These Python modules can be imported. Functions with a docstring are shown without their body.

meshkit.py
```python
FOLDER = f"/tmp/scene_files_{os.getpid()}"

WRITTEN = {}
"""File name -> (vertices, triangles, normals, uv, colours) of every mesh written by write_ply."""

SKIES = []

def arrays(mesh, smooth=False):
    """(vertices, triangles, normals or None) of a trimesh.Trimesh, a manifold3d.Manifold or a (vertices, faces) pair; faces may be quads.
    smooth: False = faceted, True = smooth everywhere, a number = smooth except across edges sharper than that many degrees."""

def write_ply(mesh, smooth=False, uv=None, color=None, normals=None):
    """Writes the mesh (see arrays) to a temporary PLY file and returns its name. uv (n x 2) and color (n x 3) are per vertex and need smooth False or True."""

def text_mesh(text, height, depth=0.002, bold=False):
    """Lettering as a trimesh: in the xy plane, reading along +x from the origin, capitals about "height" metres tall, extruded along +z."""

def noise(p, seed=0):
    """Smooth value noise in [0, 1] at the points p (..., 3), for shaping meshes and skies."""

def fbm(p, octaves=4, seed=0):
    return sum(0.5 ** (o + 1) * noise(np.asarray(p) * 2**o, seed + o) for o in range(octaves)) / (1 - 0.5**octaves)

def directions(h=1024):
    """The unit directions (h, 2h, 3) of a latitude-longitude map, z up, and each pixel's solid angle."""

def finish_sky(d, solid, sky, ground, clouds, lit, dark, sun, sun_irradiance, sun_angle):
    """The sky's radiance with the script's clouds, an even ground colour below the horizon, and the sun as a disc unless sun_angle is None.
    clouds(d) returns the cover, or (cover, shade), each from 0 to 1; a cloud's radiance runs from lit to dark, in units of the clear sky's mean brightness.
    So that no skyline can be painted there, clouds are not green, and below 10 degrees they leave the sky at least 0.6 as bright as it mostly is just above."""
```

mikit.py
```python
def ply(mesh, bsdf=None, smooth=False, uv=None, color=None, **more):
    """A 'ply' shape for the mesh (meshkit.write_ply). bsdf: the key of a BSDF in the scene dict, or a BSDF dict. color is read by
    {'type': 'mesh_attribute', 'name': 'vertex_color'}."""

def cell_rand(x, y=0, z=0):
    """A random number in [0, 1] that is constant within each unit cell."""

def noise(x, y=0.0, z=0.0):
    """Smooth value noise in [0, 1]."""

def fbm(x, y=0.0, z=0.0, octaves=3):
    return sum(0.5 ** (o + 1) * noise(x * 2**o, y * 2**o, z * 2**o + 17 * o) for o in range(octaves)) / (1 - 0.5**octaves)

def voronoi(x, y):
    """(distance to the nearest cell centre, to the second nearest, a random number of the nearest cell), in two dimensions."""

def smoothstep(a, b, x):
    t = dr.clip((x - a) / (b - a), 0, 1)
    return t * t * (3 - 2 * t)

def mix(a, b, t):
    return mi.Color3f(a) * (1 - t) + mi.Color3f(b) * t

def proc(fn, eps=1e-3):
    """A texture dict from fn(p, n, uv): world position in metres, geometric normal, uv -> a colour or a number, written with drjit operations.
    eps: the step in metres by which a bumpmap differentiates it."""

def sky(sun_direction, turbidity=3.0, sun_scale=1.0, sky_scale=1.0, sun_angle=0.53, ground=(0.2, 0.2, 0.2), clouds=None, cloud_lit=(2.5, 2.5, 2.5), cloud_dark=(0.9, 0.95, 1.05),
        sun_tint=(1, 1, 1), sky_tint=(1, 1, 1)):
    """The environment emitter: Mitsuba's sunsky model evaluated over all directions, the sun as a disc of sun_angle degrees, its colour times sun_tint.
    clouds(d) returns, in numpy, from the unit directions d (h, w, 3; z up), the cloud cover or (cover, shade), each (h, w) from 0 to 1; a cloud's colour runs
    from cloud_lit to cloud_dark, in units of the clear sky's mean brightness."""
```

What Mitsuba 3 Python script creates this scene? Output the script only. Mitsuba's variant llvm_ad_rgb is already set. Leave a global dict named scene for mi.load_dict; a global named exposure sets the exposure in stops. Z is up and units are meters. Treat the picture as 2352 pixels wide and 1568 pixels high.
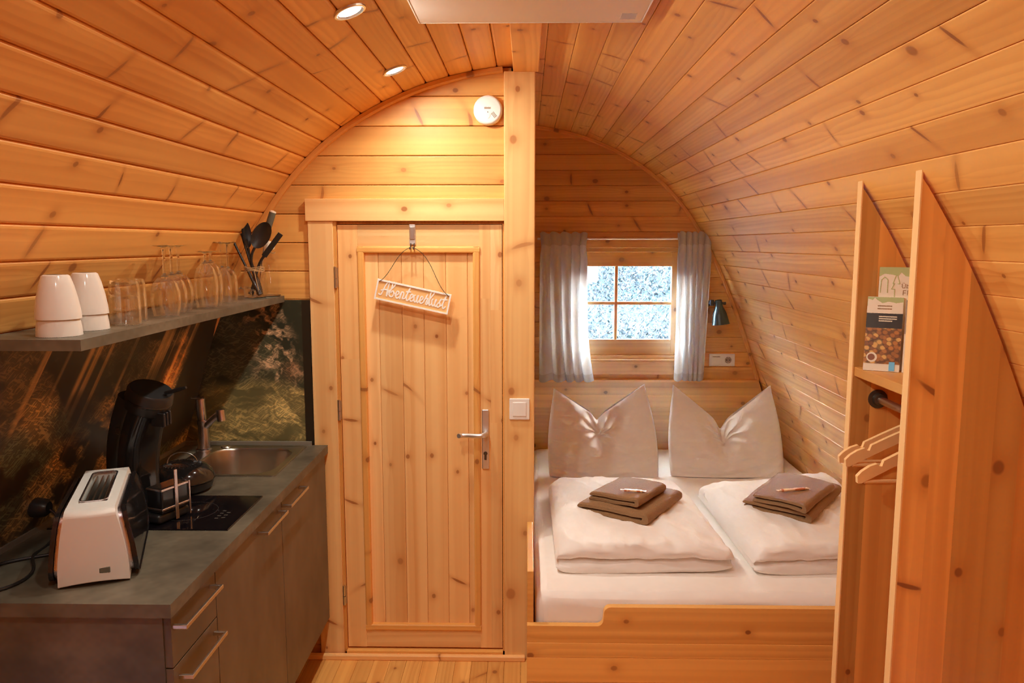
import math, random
import numpy as np, trimesh, manifold3d as m3, drjit as dr, mitsuba as mi
import mikit, meshkit
from mikit import noise, fbm, voronoi, cell_rand, smoothstep, mix
from scipy.interpolate import CubicSpline
from shapely.geometry import Polygon, LineString, box as sbox
from shapely.ops import unary_union
from shapely import affinity

rng = random.Random(7)
T4 = mi.ScalarTransform4f
scene, labels = {}, {}

# ------------------------------------------------------------------ camera, light, exposure
EYE = [0.0, 0.0, 1.69]
FWD = [-0.01859248, 0.99203567, -0.12457746]
scene['camera'] = {'type': 'perspective', 'fov': math.degrees(2 * math.atan(1176 / 1800)), 'fov_axis': 'x', 'near_clip': 0.05, 'far_clip': 200.0,
                   'to_world': T4().look_at(origin=EYE, target=[EYE[i] + FWD[i] for i in range(3)], up=[0, 0, 1])}
exposure = 0.13
def haze(d):
    k = meshkit.fbm(d * 3.0, 4, 2)
    return 0.45 + 0.5 * np.clip((k - .35) * 2.5, 0, 1), 0.5 * k
scene['daylight'] = mikit.sky([-0.80, -0.22, 0.60], turbidity=3.5, sun_scale=40.0, sky_scale=2200.0, ground=(0.16, 0.18, 0.12), clouds=haze, cloud_lit=(0.78, 1.30, 2.50), cloud_dark=(.62, 1.05, 2.0), sun_tint=(0.92, 1.0, 1.02), sky_tint=(0.50, 0.80, 1.25))
LAMP = [800.0, 795.0, 700.0]          # radiance of the warm downlights

# ------------------------------------------------------------------ small helpers
def A(v): return np.asarray(v, float)
def unit(v): v = A(v); return v / np.linalg.norm(v)

def numbered(key):
    if key not in scene and key not in labels: return key
    k = 1
    while f'{key}_{k:03d}' in scene or f'{key}_{k:03d}' in labels: k += 1
    return f'{key}_{k:03d}'

_used = {}
def fresh(key):
    n = _used.get(key, 0); _used[key] = n + 1
    return key if n == 0 else f'{key}_{n:03d}'

def thing(name, label, cat=None, group=None, kind=None):
    key = fresh(name); labels[key] = {'label': label}
    if cat: labels[key]['category'] = cat
    if group: labels[key]['group'] = group
    if kind: labels[key]['kind'] = kind
    return key

def raw(m):
    if hasattr(m, 'to_mesh'):
        q = m.to_mesh(); return np.array(q.vert_properties[:, :3], float), np.array(q.tri_verts, int)
    if isinstance(m, (tuple, list)):
        v, f = A(m[0]), np.asarray(m[1], int)
        if f.shape[1] == 4: f = np.vstack([f[:, [0, 1, 2]], f[:, [0, 2, 3]]])
        return v, f
    return np.array(m.vertices, float), np.array(m.faces, int)

def orient(v, f):
    vol = np.einsum('ij,ij->i', v[f[:, 0]], np.cross(v[f[:, 1]], v[f[:, 2]])).sum()
    return f if vol >= 0 else f[:, ::-1]

def put(parent, name, m, bsdf, smooth=False, uv=None, label=None, fix=True, kind=None, **more):
    """One entry: a part of parent, or the thing itself when name is None."""
    key = parent if name is None else fresh(f'{parent}__{name}')
    v, f = raw(m)
    if fix: f = orient(v - v.mean(0), f)
    scene[key] = mikit.ply((v, f), bsdf, smooth=smooth, uv=uv, **more)
    if label or kind:
        labels.setdefault(key, {})
        if label: labels[key]['label'] = label
        if kind: labels[key]['kind'] = kind
    return key

def join(*ms):
    vs, fs, n = [], [], 0
    for m in ms:
        v, f = raw(m); f = orient(v - v.mean(0), f); vs.append(v); fs.append(f + n); n += len(v)
    return np.vstack(vs), np.vstack(fs)

def joinuv(parts):
    vs, fs, us, n = [], [], [], 0
    for v, f, u in parts:
        f = orient(v - v.mean(0), f); vs.append(v); fs.append(f + n); us.append(u); n += len(v)
    return np.vstack(vs), np.vstack(fs), np.vstack(us)

def boxm(a, b):
    a, b = A(a), A(b)
    m = trimesh.creation.box(extents=np.abs(b - a)); m.apply_translation((a + b) / 2); return m

def rbox(a, b, r=0.004, seg=12):
    """Box from corner a to corner b with rounded edges."""
    a, b = np.minimum(A(a), A(b)), np.maximum(A(a), A(b))
    r = min(r, 0.49 * (b - a).min())
    s = m3.Manifold.sphere(r, seg)
    return m3.Manifold.batch_hull([s.translate([x, y, z]) for x in (a[0] + r, b[0] - r) for y in (a[1] + r, b[1] - r) for z in (a[2] + r, b[2] - r)])

def lathe(prof, n=40, cap=False):
    """Revolve (r, z) points about z; closed where r = 0."""
    prof = A(prof); th = np.arange(n) * 2 * np.pi / n
    v = np.stack([prof[:, :1] * np.cos(th), prof[:, :1] * np.sin(th), np.repeat(prof[:, 1:], n, 1)], -1).reshape(-1, 3)
    k = len(prof); i, j = np.meshgrid(np.arange(k - 1), np.arange(n), indexing='ij'); j2 = (j + 1) % n
    q = np.stack([i * n + j, i * n + j2, (i + 1) * n + j2, (i + 1) * n + j], -1).reshape(-1, 4)
    f = np.vstack([q[:, [0, 1, 2]], q[:, [0, 2, 3]]])
    m = trimesh.Trimesh(v, f, process=False); m.merge_vertices(); m.update_faces(m.nondegenerate_faces())
    return np.array(m.vertices), np.array(m.faces)

def tube(pts, r, n=10, caps=True, closed=False):
    p = A(pts); k = len(p); r = np.broadcast_to(r, (k,))
    t = np.gradient(p, axis=0) if not closed else np.roll(p, -1, 0) - np.roll(p, 1, 0)
    t /= np.linalg.norm(t, axis=1, keepdims=True)
    a = np.cross(t[0], [0, 0, 1.0] if abs(t[0][2]) < 0.9 else [1.0, 0, 0]); a /= np.linalg.norm(a); fr = []
    for i in range(k):
        a = a - t[i] * np.dot(a, t[i]); a /= np.linalg.norm(a); fr.append(a)
    a = np.array(fr); b = np.cross(t, a); ang = np.arange(n) * 2 * np.pi / n
    v = (p[:, None] + r[:, None, None] * (np.cos(ang)[None, :, None] * a[:, None] + np.sin(ang)[None, :, None] * b[:, None])).reshape(-1, 3)
    rows = k if closed else k - 1
    i, j = np.meshgrid(np.arange(rows), np.arange(n), indexing='ij'); j2 = (j + 1) % n; i2 = (i + 1) % k
    q = np.stack([i * n + j, i * n + j2, i2 * n + j2, i2 * n + j], -1).reshape(-1, 4)
    f = np.vstack([q[:, [0, 1, 2]], q[:, [0, 2, 3]]])
    if caps and not closed:
        c0, c1 = len(v), len(v) + 1; v = np.vstack([v, p[0], p[-1]]); jj = np.arange(n)
        f = np.vstack([f, np.stack([(jj + 1) % n, jj, jj * 0 + c0], 1), np.stack([(k - 1) * n + jj, (k - 1) * n + (jj + 1) % n, jj * 0 + c1], 1)])
    return v, f

def smooth_path(pts, n=40, closed=False):
    p = A(pts)
    if closed: p = np.vstack([p, p[:1]])
    t = np.r_[0, np.cumsum(np.linalg.norm(np.diff(p, axis=0), axis=1))]
    cs = CubicSpline(t, p, bc_type='periodic' if closed else 'not-a-knot' if len(p) > 3 else 'natural')
    return cs(np.linspace(0, t[-1], n, endpoint=not closed))

def extrude(poly, depth):
    ps = getattr(poly, 'geoms', [poly])
    return trimesh.util.concatenate([trimesh.creation.extrude_polygon(g, depth, engine='earcut') for g in ps])

def frame(m, o, x, y, z):
    """Mesh in local (x, y, z) axes moved to the world."""
    v, f = raw(m)
    return A(o) + v[:, :1] * A(x) + v[:, 1:2] * A(y) + v[:, 2:3] * A(z), f

def cyl(p0, p1, r0, r1=None, n=24):
    return tube([p0, p1], [r0, r0 if r1 is None else r1], n)

def grid(nu, nv, closed_u=False, closed_v=False):
    iu, iv = np.meshgrid(np.arange(nu if closed_u else nu - 1), np.arange(nv if closed_v else nv - 1), indexing='ij')
    u2, v2 = (iu + 1) % nu, (iv + 1) % nv
    q = np.stack([iu * nv + iv, iu * nv + v2, u2 * nv + v2, u2 * nv + iv], -1).reshape(-1, 4)
    return np.vstack([q[:, [0, 1, 2]], q[:, [0, 2, 3]]])

# ------------------------------------------------------------------ wood pieces
def newseed(): return rng.randrange(0, 400)

def wuv(v, along, across, o=(0, 0, 0), seed=None):
    """uv of a wooden piece: metres along the grain, metres across it plus 4 x seed."""
    s = newseed() if seed is None else seed
    d = v - A(o)
    return np.stack([d @ unit(along) + (s % 37) * 0.61, d @ unit(across) + 4 * s + 2], 1)

def plank(o, a, b, n, L, W, th=0.02, bev=0.004, gap=0.0006, s0=(0, 0), s1=(0, 0), seed=None):
    """Board: corner o on the face, length along a, width along b, face normal n; s0/s1 shift the ends at both edges (slanted cuts)."""
    o, a, b, n = A(o), unit(a), unit(b), unit(n)
    g, k = gap, bev
    prof = [(g, -th), (g, -k), (g + .12 * k, -.5 * k), (g + .45 * k, -.15 * k), (g + k, 0), (W - g - k, 0), (W - g - .45 * k, -.15 * k), (W - g - .12 * k, -.5 * k), (W - g, -k), (W - g, -th)]
    v = []
    for e in (0, 1):
        for w, d in prof:
            t = w / W; sh = (s0[0] * (1 - t) + s0[1] * t) if e == 0 else L + s1[0] * (1 - t) + s1[1] * t
            v.append(o + a * sh + b * w + n * d)
    v = A(v); m = len(prof); f = []
    for i in range(m):
        j = (i + 1) % m; f += [[i, j, m + j], [i, m + j, m + i]]
    for i in range(1, m - 1): f += [[0, i + 1, i], [m, m + i, m + i + 1]]
    f = orient(v - v.mean(0), np.array(f))
    return v, f, wuv(v, a, b, o, seed)

def wood(parent, name, p, bsdf='pine', **k):
    return put(parent, name, (p[0], p[1]), bsdf, uv=p[2], **k)

def woodmesh(parent, name, m, along, across, bsdf='pine', o=(0, 0, 0), seed=None, smooth=False, **k):
    v, f = raw(m); f = orient(v - v.mean(0), f)
    if smooth not in (False, True):
        tm = trimesh.graph.smooth_shade(trimesh.Trimesh(v, f, process=False), angle=math.radians(smooth), facet_minarea=None); v, f = np.array(tm.vertices), np.array(tm.faces); smooth = True
    return put(parent, name, (v, f), bsdf, smooth=smooth, uv=wuv(v, along, across, o, seed), fix=False, **k)

# ------------------------------------------------------------------ materials
def pr(color, rough=0.5, spec=0.5, metal=0.0, **k):
    c = color if isinstance(color, dict) else {'type': 'rgb', 'value': list(color)}
    return {'type': 'twosided', 'b': {'type': 'principled', 'base_color': c, 'roughness': rough, 'specular': spec, 'metallic': metal, **k}}

def wood_fn(light, dark, knotc, knots=0.62, ringf=75.0, kscale=1.0, tone=0.24):
    light, dark, knotc = (mi.Color3f(*c) for c in (light, dark, knotc))
    def fn(p, n, uv):
        s = dr.floor(uv.y * 0.25); v = uv.y - 4 * s - 2; u = uv.x
        r0, r1, r2 = cell_rand(s, 3), cell_rand(s, 7), cell_rand(s, 11)
        wob = (noise(u * 1.1, s * 7.3, 1.5) - 0.5) * 0.035 + (noise(u * 5, v * 14, s) - 0.5) * 0.006
        core, halo = mi.Float(0), mi.Float(0)
        cell = 0.30
        for k in (-1, 0, 1):
            i = dr.floor(u / cell) + k
            here = dr.select(cell_rand(i, s, 4) < knots, 1.0, 0.0)
            spike = cell_rand(i, s, 5) < 0.45
            ku = (i + 0.15 + 0.7 * cell_rand(i, s, 1)) * cell
            kv = 0.045 + (cell_rand(i, s, 2) - 0.5) * 0.085
            size = kscale * (0.5 + 0.8 * cell_rand(i, s, 6))
            dv = v - kv; du = u - ku + dr.select(spike, dv * (cell_rand(i, s, 8) - 0.5) * 1.6 + dv * dv * 9 * (cell_rand(i, s, 9) - .5), 0.0)
            ru = dr.select(spike, 0.0045, 0.0095) * size; rv = dr.select(spike, 0.024, 0.0075) * size
            q = dr.square(du / ru) + dr.square(dv / rv)
            d = dr.sqrt(q)
            core = dr.maximum(core, here * smoothstep(1.25, 0.7, d) * (0.45 + 0.55 * cell_rand(i, s, 10)))
            halo = dr.maximum(halo, here * dr.exp(-0.16 * q))
            wide = dr.exp(-(dr.square(du / 0.055) + dr.square(dv / 0.022)))
            wob += here * wide * 0.016 * dv / (dr.abs(dv) + 0.004)
        vc = 0.045 + (r0 - 0.5) * 0.13
        rr = dr.sqrt(dr.square(v - vc + wob) + dr.square(0.012 + 0.05 * r1)) + 0.012 * u * (r2 - 0.5)
        t = rr * ringf; t = t - dr.floor(t)
        late = smoothstep(0.15, 0.8, t) * smoothstep(1.0, 0.86, t)
        band = fbm(v * 26 + 9 * s, u * 0.5, s)
        fine = noise(v * 420, u * 3, s)
        c = mix(light, dark, dr.clip(late * (0.08 + 0.20 * r2) + (band - 0.42) * 1.05 + (fine - 0.5) * 0.05 + 0.13, 0, 1))
        c = c * (1.10 - tone * (1 - r1)) * mi.Color3f(1, 0.955 + 0.08 * r2, 0.90 + 0.2 * r2)
        c = mix(c, dark * mi.Color3f(0.8, 0.66, 0.55), halo * 0.5)
        return mix(c, knotc, core * 0.85)
    return mikit.proc(fn)

scene['pine'] = pr(wood_fn((0.80, 0.425, 0.115), (0.56, 0.215, 0.040), (0.27, 0.085, 0.020), knots=0.80, kscale=1.3), 0.48, 0.45)
scene['spruce'] = pr(wood_fn((0.88, 0.55, 0.235), (0.68, 0.31, 0.086), (0.33, 0.105, 0.026), knots=0.60, ringf=55, kscale=1.15), 0.45, 0.4)
scene['laminated'] = pr(wood_fn((0.84, 0.43, 0.115), (0.57, 0.215, 0.042), (0.20, 0.052, 0.012), knots=0.55, ringf=50, kscale=1.5, tone=0.58), 0.42, 0.45)
scene['bed_wood'] = pr(wood_fn((0.86, 0.47, 0.13), (0.62, 0.26, 0.05), (0.22, 0.058, 0.013), knots=0.6, ringf=50, kscale=1.5, tone=0.3), 0.42, 0.45)
scene['post_wood'] = pr(wood_fn((0.88, 0.55, 0.22), (0.66, 0.29, 0.075), (0.40, 0.135, 0.036), knots=0.95, ringf=60, kscale=2.0), 0.45, 0.4)
scene['bare_wood'] = pr((0.86, 0.55, 0.25), 0.5, 0.35)
scene['dark_gap'] = pr((0.035, 0.018, 0.008), 0.9, 0.1)
scene['white_plastic'] = pr((0.83, 0.80, 0.75), 0.3, 0.5)
scene['white_paint'] = pr((0.84, 0.80, 0.74), 0.5, 0.4)
scene['white_ceramic'] = pr((0.66, 0.60, 0.53), 0.12, 0.6)
scene['grey_print'] = pr((0.34, 0.26, 0.20), 0.5)
scene['black_plastic'] = pr((0.012, 0.011, 0.011), 0.35, 0.5)
scene['black_gloss'] = pr((0.008, 0.007, 0.007), 0.08, 0.6)
scene['dark_matte'] = pr((0.020, 0.020, 0.016), 0.5, 0.4)
scene['black_glass'] = pr((0.004, 0.003, 0.004), 0.04, 0.6)
scene['chrome'] = {'type': 'roughconductor', 'material': 'Cr', 'alpha': 0.06, 'distribution': 'ggx'}
scene['steel'] = pr((0.62, 0.58, 0.52), 0.28, 0.5, 1.0)
scene['brushed_steel'] = pr((0.66, 0.64, 0.59), 0.5, 0.5, 0.15)
scene['sink_steel'] = pr((0.55, 0.50, 0.43), 0.30, 0.5, 1.0)
scene['alu'] = pr((0.74, 0.73, 0.72), 0.38, 0.5, 0.9)
scene['dark_metal'] = pr((0.10, 0.085, 0.07), 0.35, 0.5, 0.8)
scene['lamp_green'] = pr((0.020, 0.032, 0.030), 0.32, 0.5)
scene['glass'] = {'type': 'thindielectric', 'int_ior': 1.5}
scene['solid_glass'] = {'type': 'dielectric', 'int_ior': 1.5}
scene['twine'] = pr((0.52, 0.34, 0.16), 0.9, 0.1)
scene['grey_green'] = pr((0.10, 0.105, 0.08), 0.5)

def cotton_fn(p, n, uv):
    k = fbm(p.x * 40, p.y * 40, p.z * 40)
    return mi.Color3f(0.84, 0.815, 0.78) * (0.97 + 0.05 * k)
scene['cotton'] = pr(mikit.proc(cotton_fn), 0.85, 0.15, sheen=0.25)
def terry_fn(p, n, uv):
    k = noise(p.x * 500, p.y * 500, p.z * 500)
    return mi.Color3f(0.285, 0.165, 0.082) * (0.78 + 0.44 * k)
scene['terry'] = {'type': 'twosided', 'b': {'type': 'bumpmap', 'arbitrary': mikit.proc(lambda p, n, uv: noise(p.x * 420, p.y * 420, p.z * 420)), 'scale': 0.0012,
                  'b': {'type': 'principled', 'base_color': mikit.proc(terry_fn), 'roughness': 0.95, 'specular': 0.1, 'sheen': 0.5}}}
scene['curtain_cloth'] = {'type': 'principledthin', 'base_color': {'type': 'rgb', 'value': [0.62, 0.60, 0.59]}, 'roughness': 0.9, 'diff_trans': 0.55, 'spec_trans': 0.0}
scene['curtain_tape'] = {'type': 'principledthin', 'base_color': {'type': 'rgb', 'value': [0.50, 0.46, 0.42]}, 'roughness': 0.9, 'diff_trans': 0.3, 'spec_trans': 0.0}

def stone_fn(p, n, uv):
    k = fbm(p.x * 7, p.y * 7, p.z * 7, octaves=4); q = noise(p.x * 90, p.y * 90, p.z * 90)
    return mix((0.055, 0.046, 0.032), (0.145, 0.120, 0.082), dr.clip((k - 0.32) * 2.2, 0, 1)) * (0.9 + 0.2 * q)
scene['stone_laminate'] = pr(mikit.proc(stone_fn), 0.42, 0.45)
def front_fn(p, n, uv):
    k = fbm(p.x * 6, p.y * 8, p.z * 3.5, octaves=4)
    return mix((0.070, 0.050, 0.032), (0.130, 0.094, 0.060), dr.clip((k - 0.3) * 2.0, 0, 1))
scene['stone_front'] = pr(mikit.proc(front_fn), 0.4, 0.5)

def forest_fn(p, n, uv):
    """The printed forest picture on the splashback panels (u: metres along, end panel from 10 on; v: metres up)."""
    far = uv.x > 5; u = dr.select(far, uv.x - 10, uv.x); v = uv.y
    q = u - 0.42 * v
    warp = fbm(u * 6, v * 6, 2.0) - 0.5
    warp2 = fbm(u * 17, v * 17, 5.0) - 0.5
    a0 = u * 0.80 + v * 0.60 + warp * 0.10; b0 = v * 0.80 - u * 0.60 + warp2 * 0.03      # needles along two slants
    a1 = u * 0.92 - v * 0.40 + warp2 * 0.05; b1 = v * 0.92 + u * 0.40 + warp * 0.05
    needle = dr.maximum(smoothstep(0.55, 0.85, noise(a0 * 55, b0 * 330, 1.0)), smoothstep(0.58, 0.88, noise(a1 * 60, b1 * 300, 4.0)))
    clump = smoothstep(0.38, 0.62, fbm(u * 9 + warp * 1.5, v * 16 + warp2 + u * 3, 4.0))
    layer = smoothstep(0.46, 0.72, fbm(u * 5 + warp * 2, v * 34 + 7 * warp + 2 * warp2, 9.0))
    leaf = clump * (0.30 + 0.70 * needle)
    dark = mi.Color3f(0.018, 0.012, 0.006)
    green, gold, orange = mi.Color3f(0.075, 0.080, 0.040), mi.Color3f(0.50, 0.30, 0.095), mi.Color3f(0.55, 0.23, 0.06)
    lit = smoothstep(0.34, 0.66, fbm(u * 4.2 + 4, v * 6.5, 1.0))
    streak = smoothstep(0.50, 0.85, noise(q * 46, v * 2.0, 3.0)) * (0.4 + 0.6 * noise(q * 190, v * 10, 1.0))
    trunks = smoothstep(0.42, 0.60, noise(q * 9, 0.3, 5.0))
    # side panel: slanting trunks above, lit branches below
    low = smoothstep(0.40, 0.24, v + warp * 0.25 + 0.10 * (u - 0.7))
    a = dark + mi.Color3f(0.17, 0.10, 0.036) * streak * (1 - 0.8 * low) * (0.35 + lit) * trunks
    a = mix(a, mix(green, gold, lit), dr.clip(leaf * (0.16 + 0.84 * low), 0, 0.92))
    glow = dr.exp(-dr.square((q - 0.93) / 0.06) - dr.square((v - 0.30) / 0.16))
    a = a + orange * glow * (0.15 + 0.9 * leaf + 0.7 * streak)
    a = mix(a, dark, smoothstep(0.085, 0.06, dr.abs(q - 1.10)) * smoothstep(0.02, 0.10, v))
    # end panel: mossy ground, dark wood and light patches above
    moss = smoothstep(0.27, 0.20, v + warp * 0.07)
    blob = smoothstep(0.50, 0.74, fbm(u * 38 + warp * 3, v * 38, 3.0)) * (0.4 + 0.6 * needle) * smoothstep(0.13, 0.02, dr.abs(u - 0.36 + 0.25 * (v - 0.42))) * smoothstep(0.2, 0.3, v)
    b = mix(mi.Color3f(0.024, 0.025, 0.014), mi.Color3f(0.13, 0.115, 0.058), dr.clip(leaf * 0.8, 0, 1))
    b = mix(b, mi.Color3f(0.66, 0.42, 0.23), blob * 0.9)
    b = mix(b, mi.Color3f(0.34, 0.13, 0.06), smoothstep(0.07, 0.0, dr.sqrt(dr.square(u - 0.45) + dr.square(v - 0.30))) * 0.6 * leaf)
    b = mix(b, mix((0.060, 0.056, 0.024), (0.58, 0.42, 0.15), dr.clip(layer * (0.25 + 0.75 * lit) * (0.5 + 0.7 * needle) + 0.35 * leaf + 0.08, 0, 1)), moss)
    b = mix(b, dark, smoothstep(0.10, 0.05, u) * smoothstep(0.10, 0.2, v))
    a = mix(a, dark, smoothstep(1.01, 1.05, q) * smoothstep(0.02, 0.10, v))
    b = mix(b, dark, smoothstep(0.487, 0.492, u))
    return dr.select(far, b * 1.35, a * 2.5)
scene['forest_print'] = pr(mikit.proc(forest_fn), 0.40, 0.3)

# ------------------------------------------------------------------ the shell: an arched wooden pod
XC = -0.025
_t = np.array([0, .129, .257, .386, .515, .644, .772, .901, 1.03, 1.159, 1.287, 1.416, 1.545, 1.673, 1.802, 1.931, 2.06, 2.188, 2.317, 2.446, 2.575, 2.703, 2.832, 2.961, 3.09])
_x = np.array([0, .127, .254, .378, .498, .612, .719, .816, .902, .978, 1.046, 1.108, 1.163, 1.214, 1.262, 1.306, 1.347, 1.386, 1.422, 1.456, 1.488, 1.518, 1.547, 1.574, 1.6])
_z = np.array([2.352, 2.339, 2.314, 2.278, 2.229, 2.169, 2.097, 2.014, 1.921, 1.819, 1.71, 1.596, 1.479, 1.36, 1.239, 1.118, .996, .874, .751, .627, .503, .378, .253, .127, 0])
ax_, az_ = CubicSpline(_t, _x), CubicSpline(_t, _z)
def arch_x(z, off=0.0):
    """Half width of the arch at height z."""
    return float(np.interp(z, _z[::-1], _x[::-1])) - off
def arch_s(z): return float(np.interp(z, _z[::-1], _t[::-1]))
YN, YP, YF = -1.45, 3.05, 4.53        # near wall, partition face, far wall face

struct = lambda name, label: thing(name, label, kind='structure')
ceil_ = struct('ceiling', 'arched ceiling of narrow varnished pine boards')
wl = struct('wall_left', 'lower left side of the pod, curved pine boarding above the kitchen shelf')
wr = struct('wall_right', 'lower right side of the pod, leaning pine boarding beside the bed')
def shell(t0, t1, side, y0, y1, off=0.03):
    t = np.linspace(t0, t1, 24); x, z = ax_(t), az_(t)
    dx, dz = np.gradient(x), np.gradient(z); L = np.hypot(dx, dz); nx, nz = -dz / L, dx / L
    out = []
    for o in (off, off + 0.02):
        for y in (y0, y1): out.append(np.stack([XC + side * (x + nx * o), np.full_like(x, y), z + nz * o], 1))
    v = np.concatenate(out); k = len(t); f = []
    for i in range(k - 1):
        for a, b in ((0, 1), (1, 3), (3, 2), (2, 0)):
            f += [[a * k + i, a * k + i + 1, b * k + i + 1], [a * k + i, b * k + i + 1, b * k + i]]
    f += [[0, k, 3 * k], [0, 3 * k, 2 * k]]; e = k - 1
    f += [[e, 3 * k + e, k + e], [e, 2 * k + e, 3 * k + e]]
    return v, np.array(f)
SPLIT = 1.06
put(ceil_, None, join(shell(0.0, SPLIT, -1, YN, YF + .05), shell(0.0, SPLIT, 1, YN, YF + .05)), 'dark_gap', fix=False)
put(wl, None, shell(SPLIT, 3.09, -1, YN, YF + .05), 'dark_gap', fix=True)
put(wr, None, shell(SPLIT, 3.09, 1, YN, YF + .05), 'dark_gap', fix=True)
PITCH = 0.0905
for side in (-1, 1):
    t = 0.0
    while t < 3.0:
        t2 = min(t + PITCH, 3.085)
        p0 = A([XC + side * ax_(t), 0, az_(t)]); p1 = A([XC + side * ax_(t2), 0, az_(t2)])
        b = p1 - p0; W = np.linalg.norm(b); n = np.cross([0, 1, 0], b); n = n / np.linalg.norm(n)
        if np.dot(n, A([XC, 0, 1.0]) - p0) < 0: n = -n
        host = ceil_ if t < SPLIT else (wl if side < 0 else wr)
        y1 = YP + 0.055 if side < 0 else YF + 0.045
        wood(host, 'board', plank(p0 + A([0, YN, 0]), (0, 1, 0), b, n, y1 - YN, W, th=0.018, bev=0.0085 if side < 0 else 0.003, gap=0.0003))
        t = t2

# ridge board under the crown
ridge = struct('trim_1', 'flat ridge board running along the crown of the ceiling')
woodmesh(ridge, None, rbox((-0.052, YN, 2.322), (0.043, 3.02, 2.352), 0.003), (0, 1, 0), (1, 0, 0), o=(-0.052, 0, 0))

# floor boards
fl = struct('floor', 'floor of light varnished softwood boards running to the door')
put(fl, None, boxm((-1.62, YN, -0.06), (1.62, YF + .05, -0.022)), 'dark_gap')
x = -1.55
while x < 1.5:
    wood(fl, 'plank', plank((x, YN, 0), (0, 1, 0), (1, 0, 0), (0, 0, 1), (3.05 if x < -0.02 else 2.6) - YN, 0.0665, th=0.02, bev=0.0012, gap=0.0003), 'pine')
    x += 0.0665

# near wall behind the camera, with a glazed door that lets daylight in
wn = struct('wall_near', 'end wall behind the viewer, vertical pine boards around a glazed door')
DX0, DX1, DZ0, DZ1 = 0.78, 0.98, 1.15, 1.40
def arch_poly(off=0.0):
    t = np.linspace(0, 3.09, 50); pts = [(XC + x_, z_) for x_, z_ in zip(ax_(t), az_(t))]
    return Polygon(pts + [(2 * XC - x_, z_) for x_, z_ in pts[::-1]]).buffer(off)
nw = arch_poly(0.03).difference(sbox(DX0, DZ0, DX1, DZ1))
woodmesh(wn, None, frame(extrude(nw, 0.04), (0, YN, 0), (1, 0, 0), (0, 0, 1), (0, -1, 0)), (0, 0, 1), (1, 0, 0))
w0 = struct('window_2', 'glazed opening of the entrance door behind the viewer')
put(w0, 'pane', boxm((DX0, YN - .022, DZ0), (DX1, YN - .0215, DZ1)), 'glass')
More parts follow.
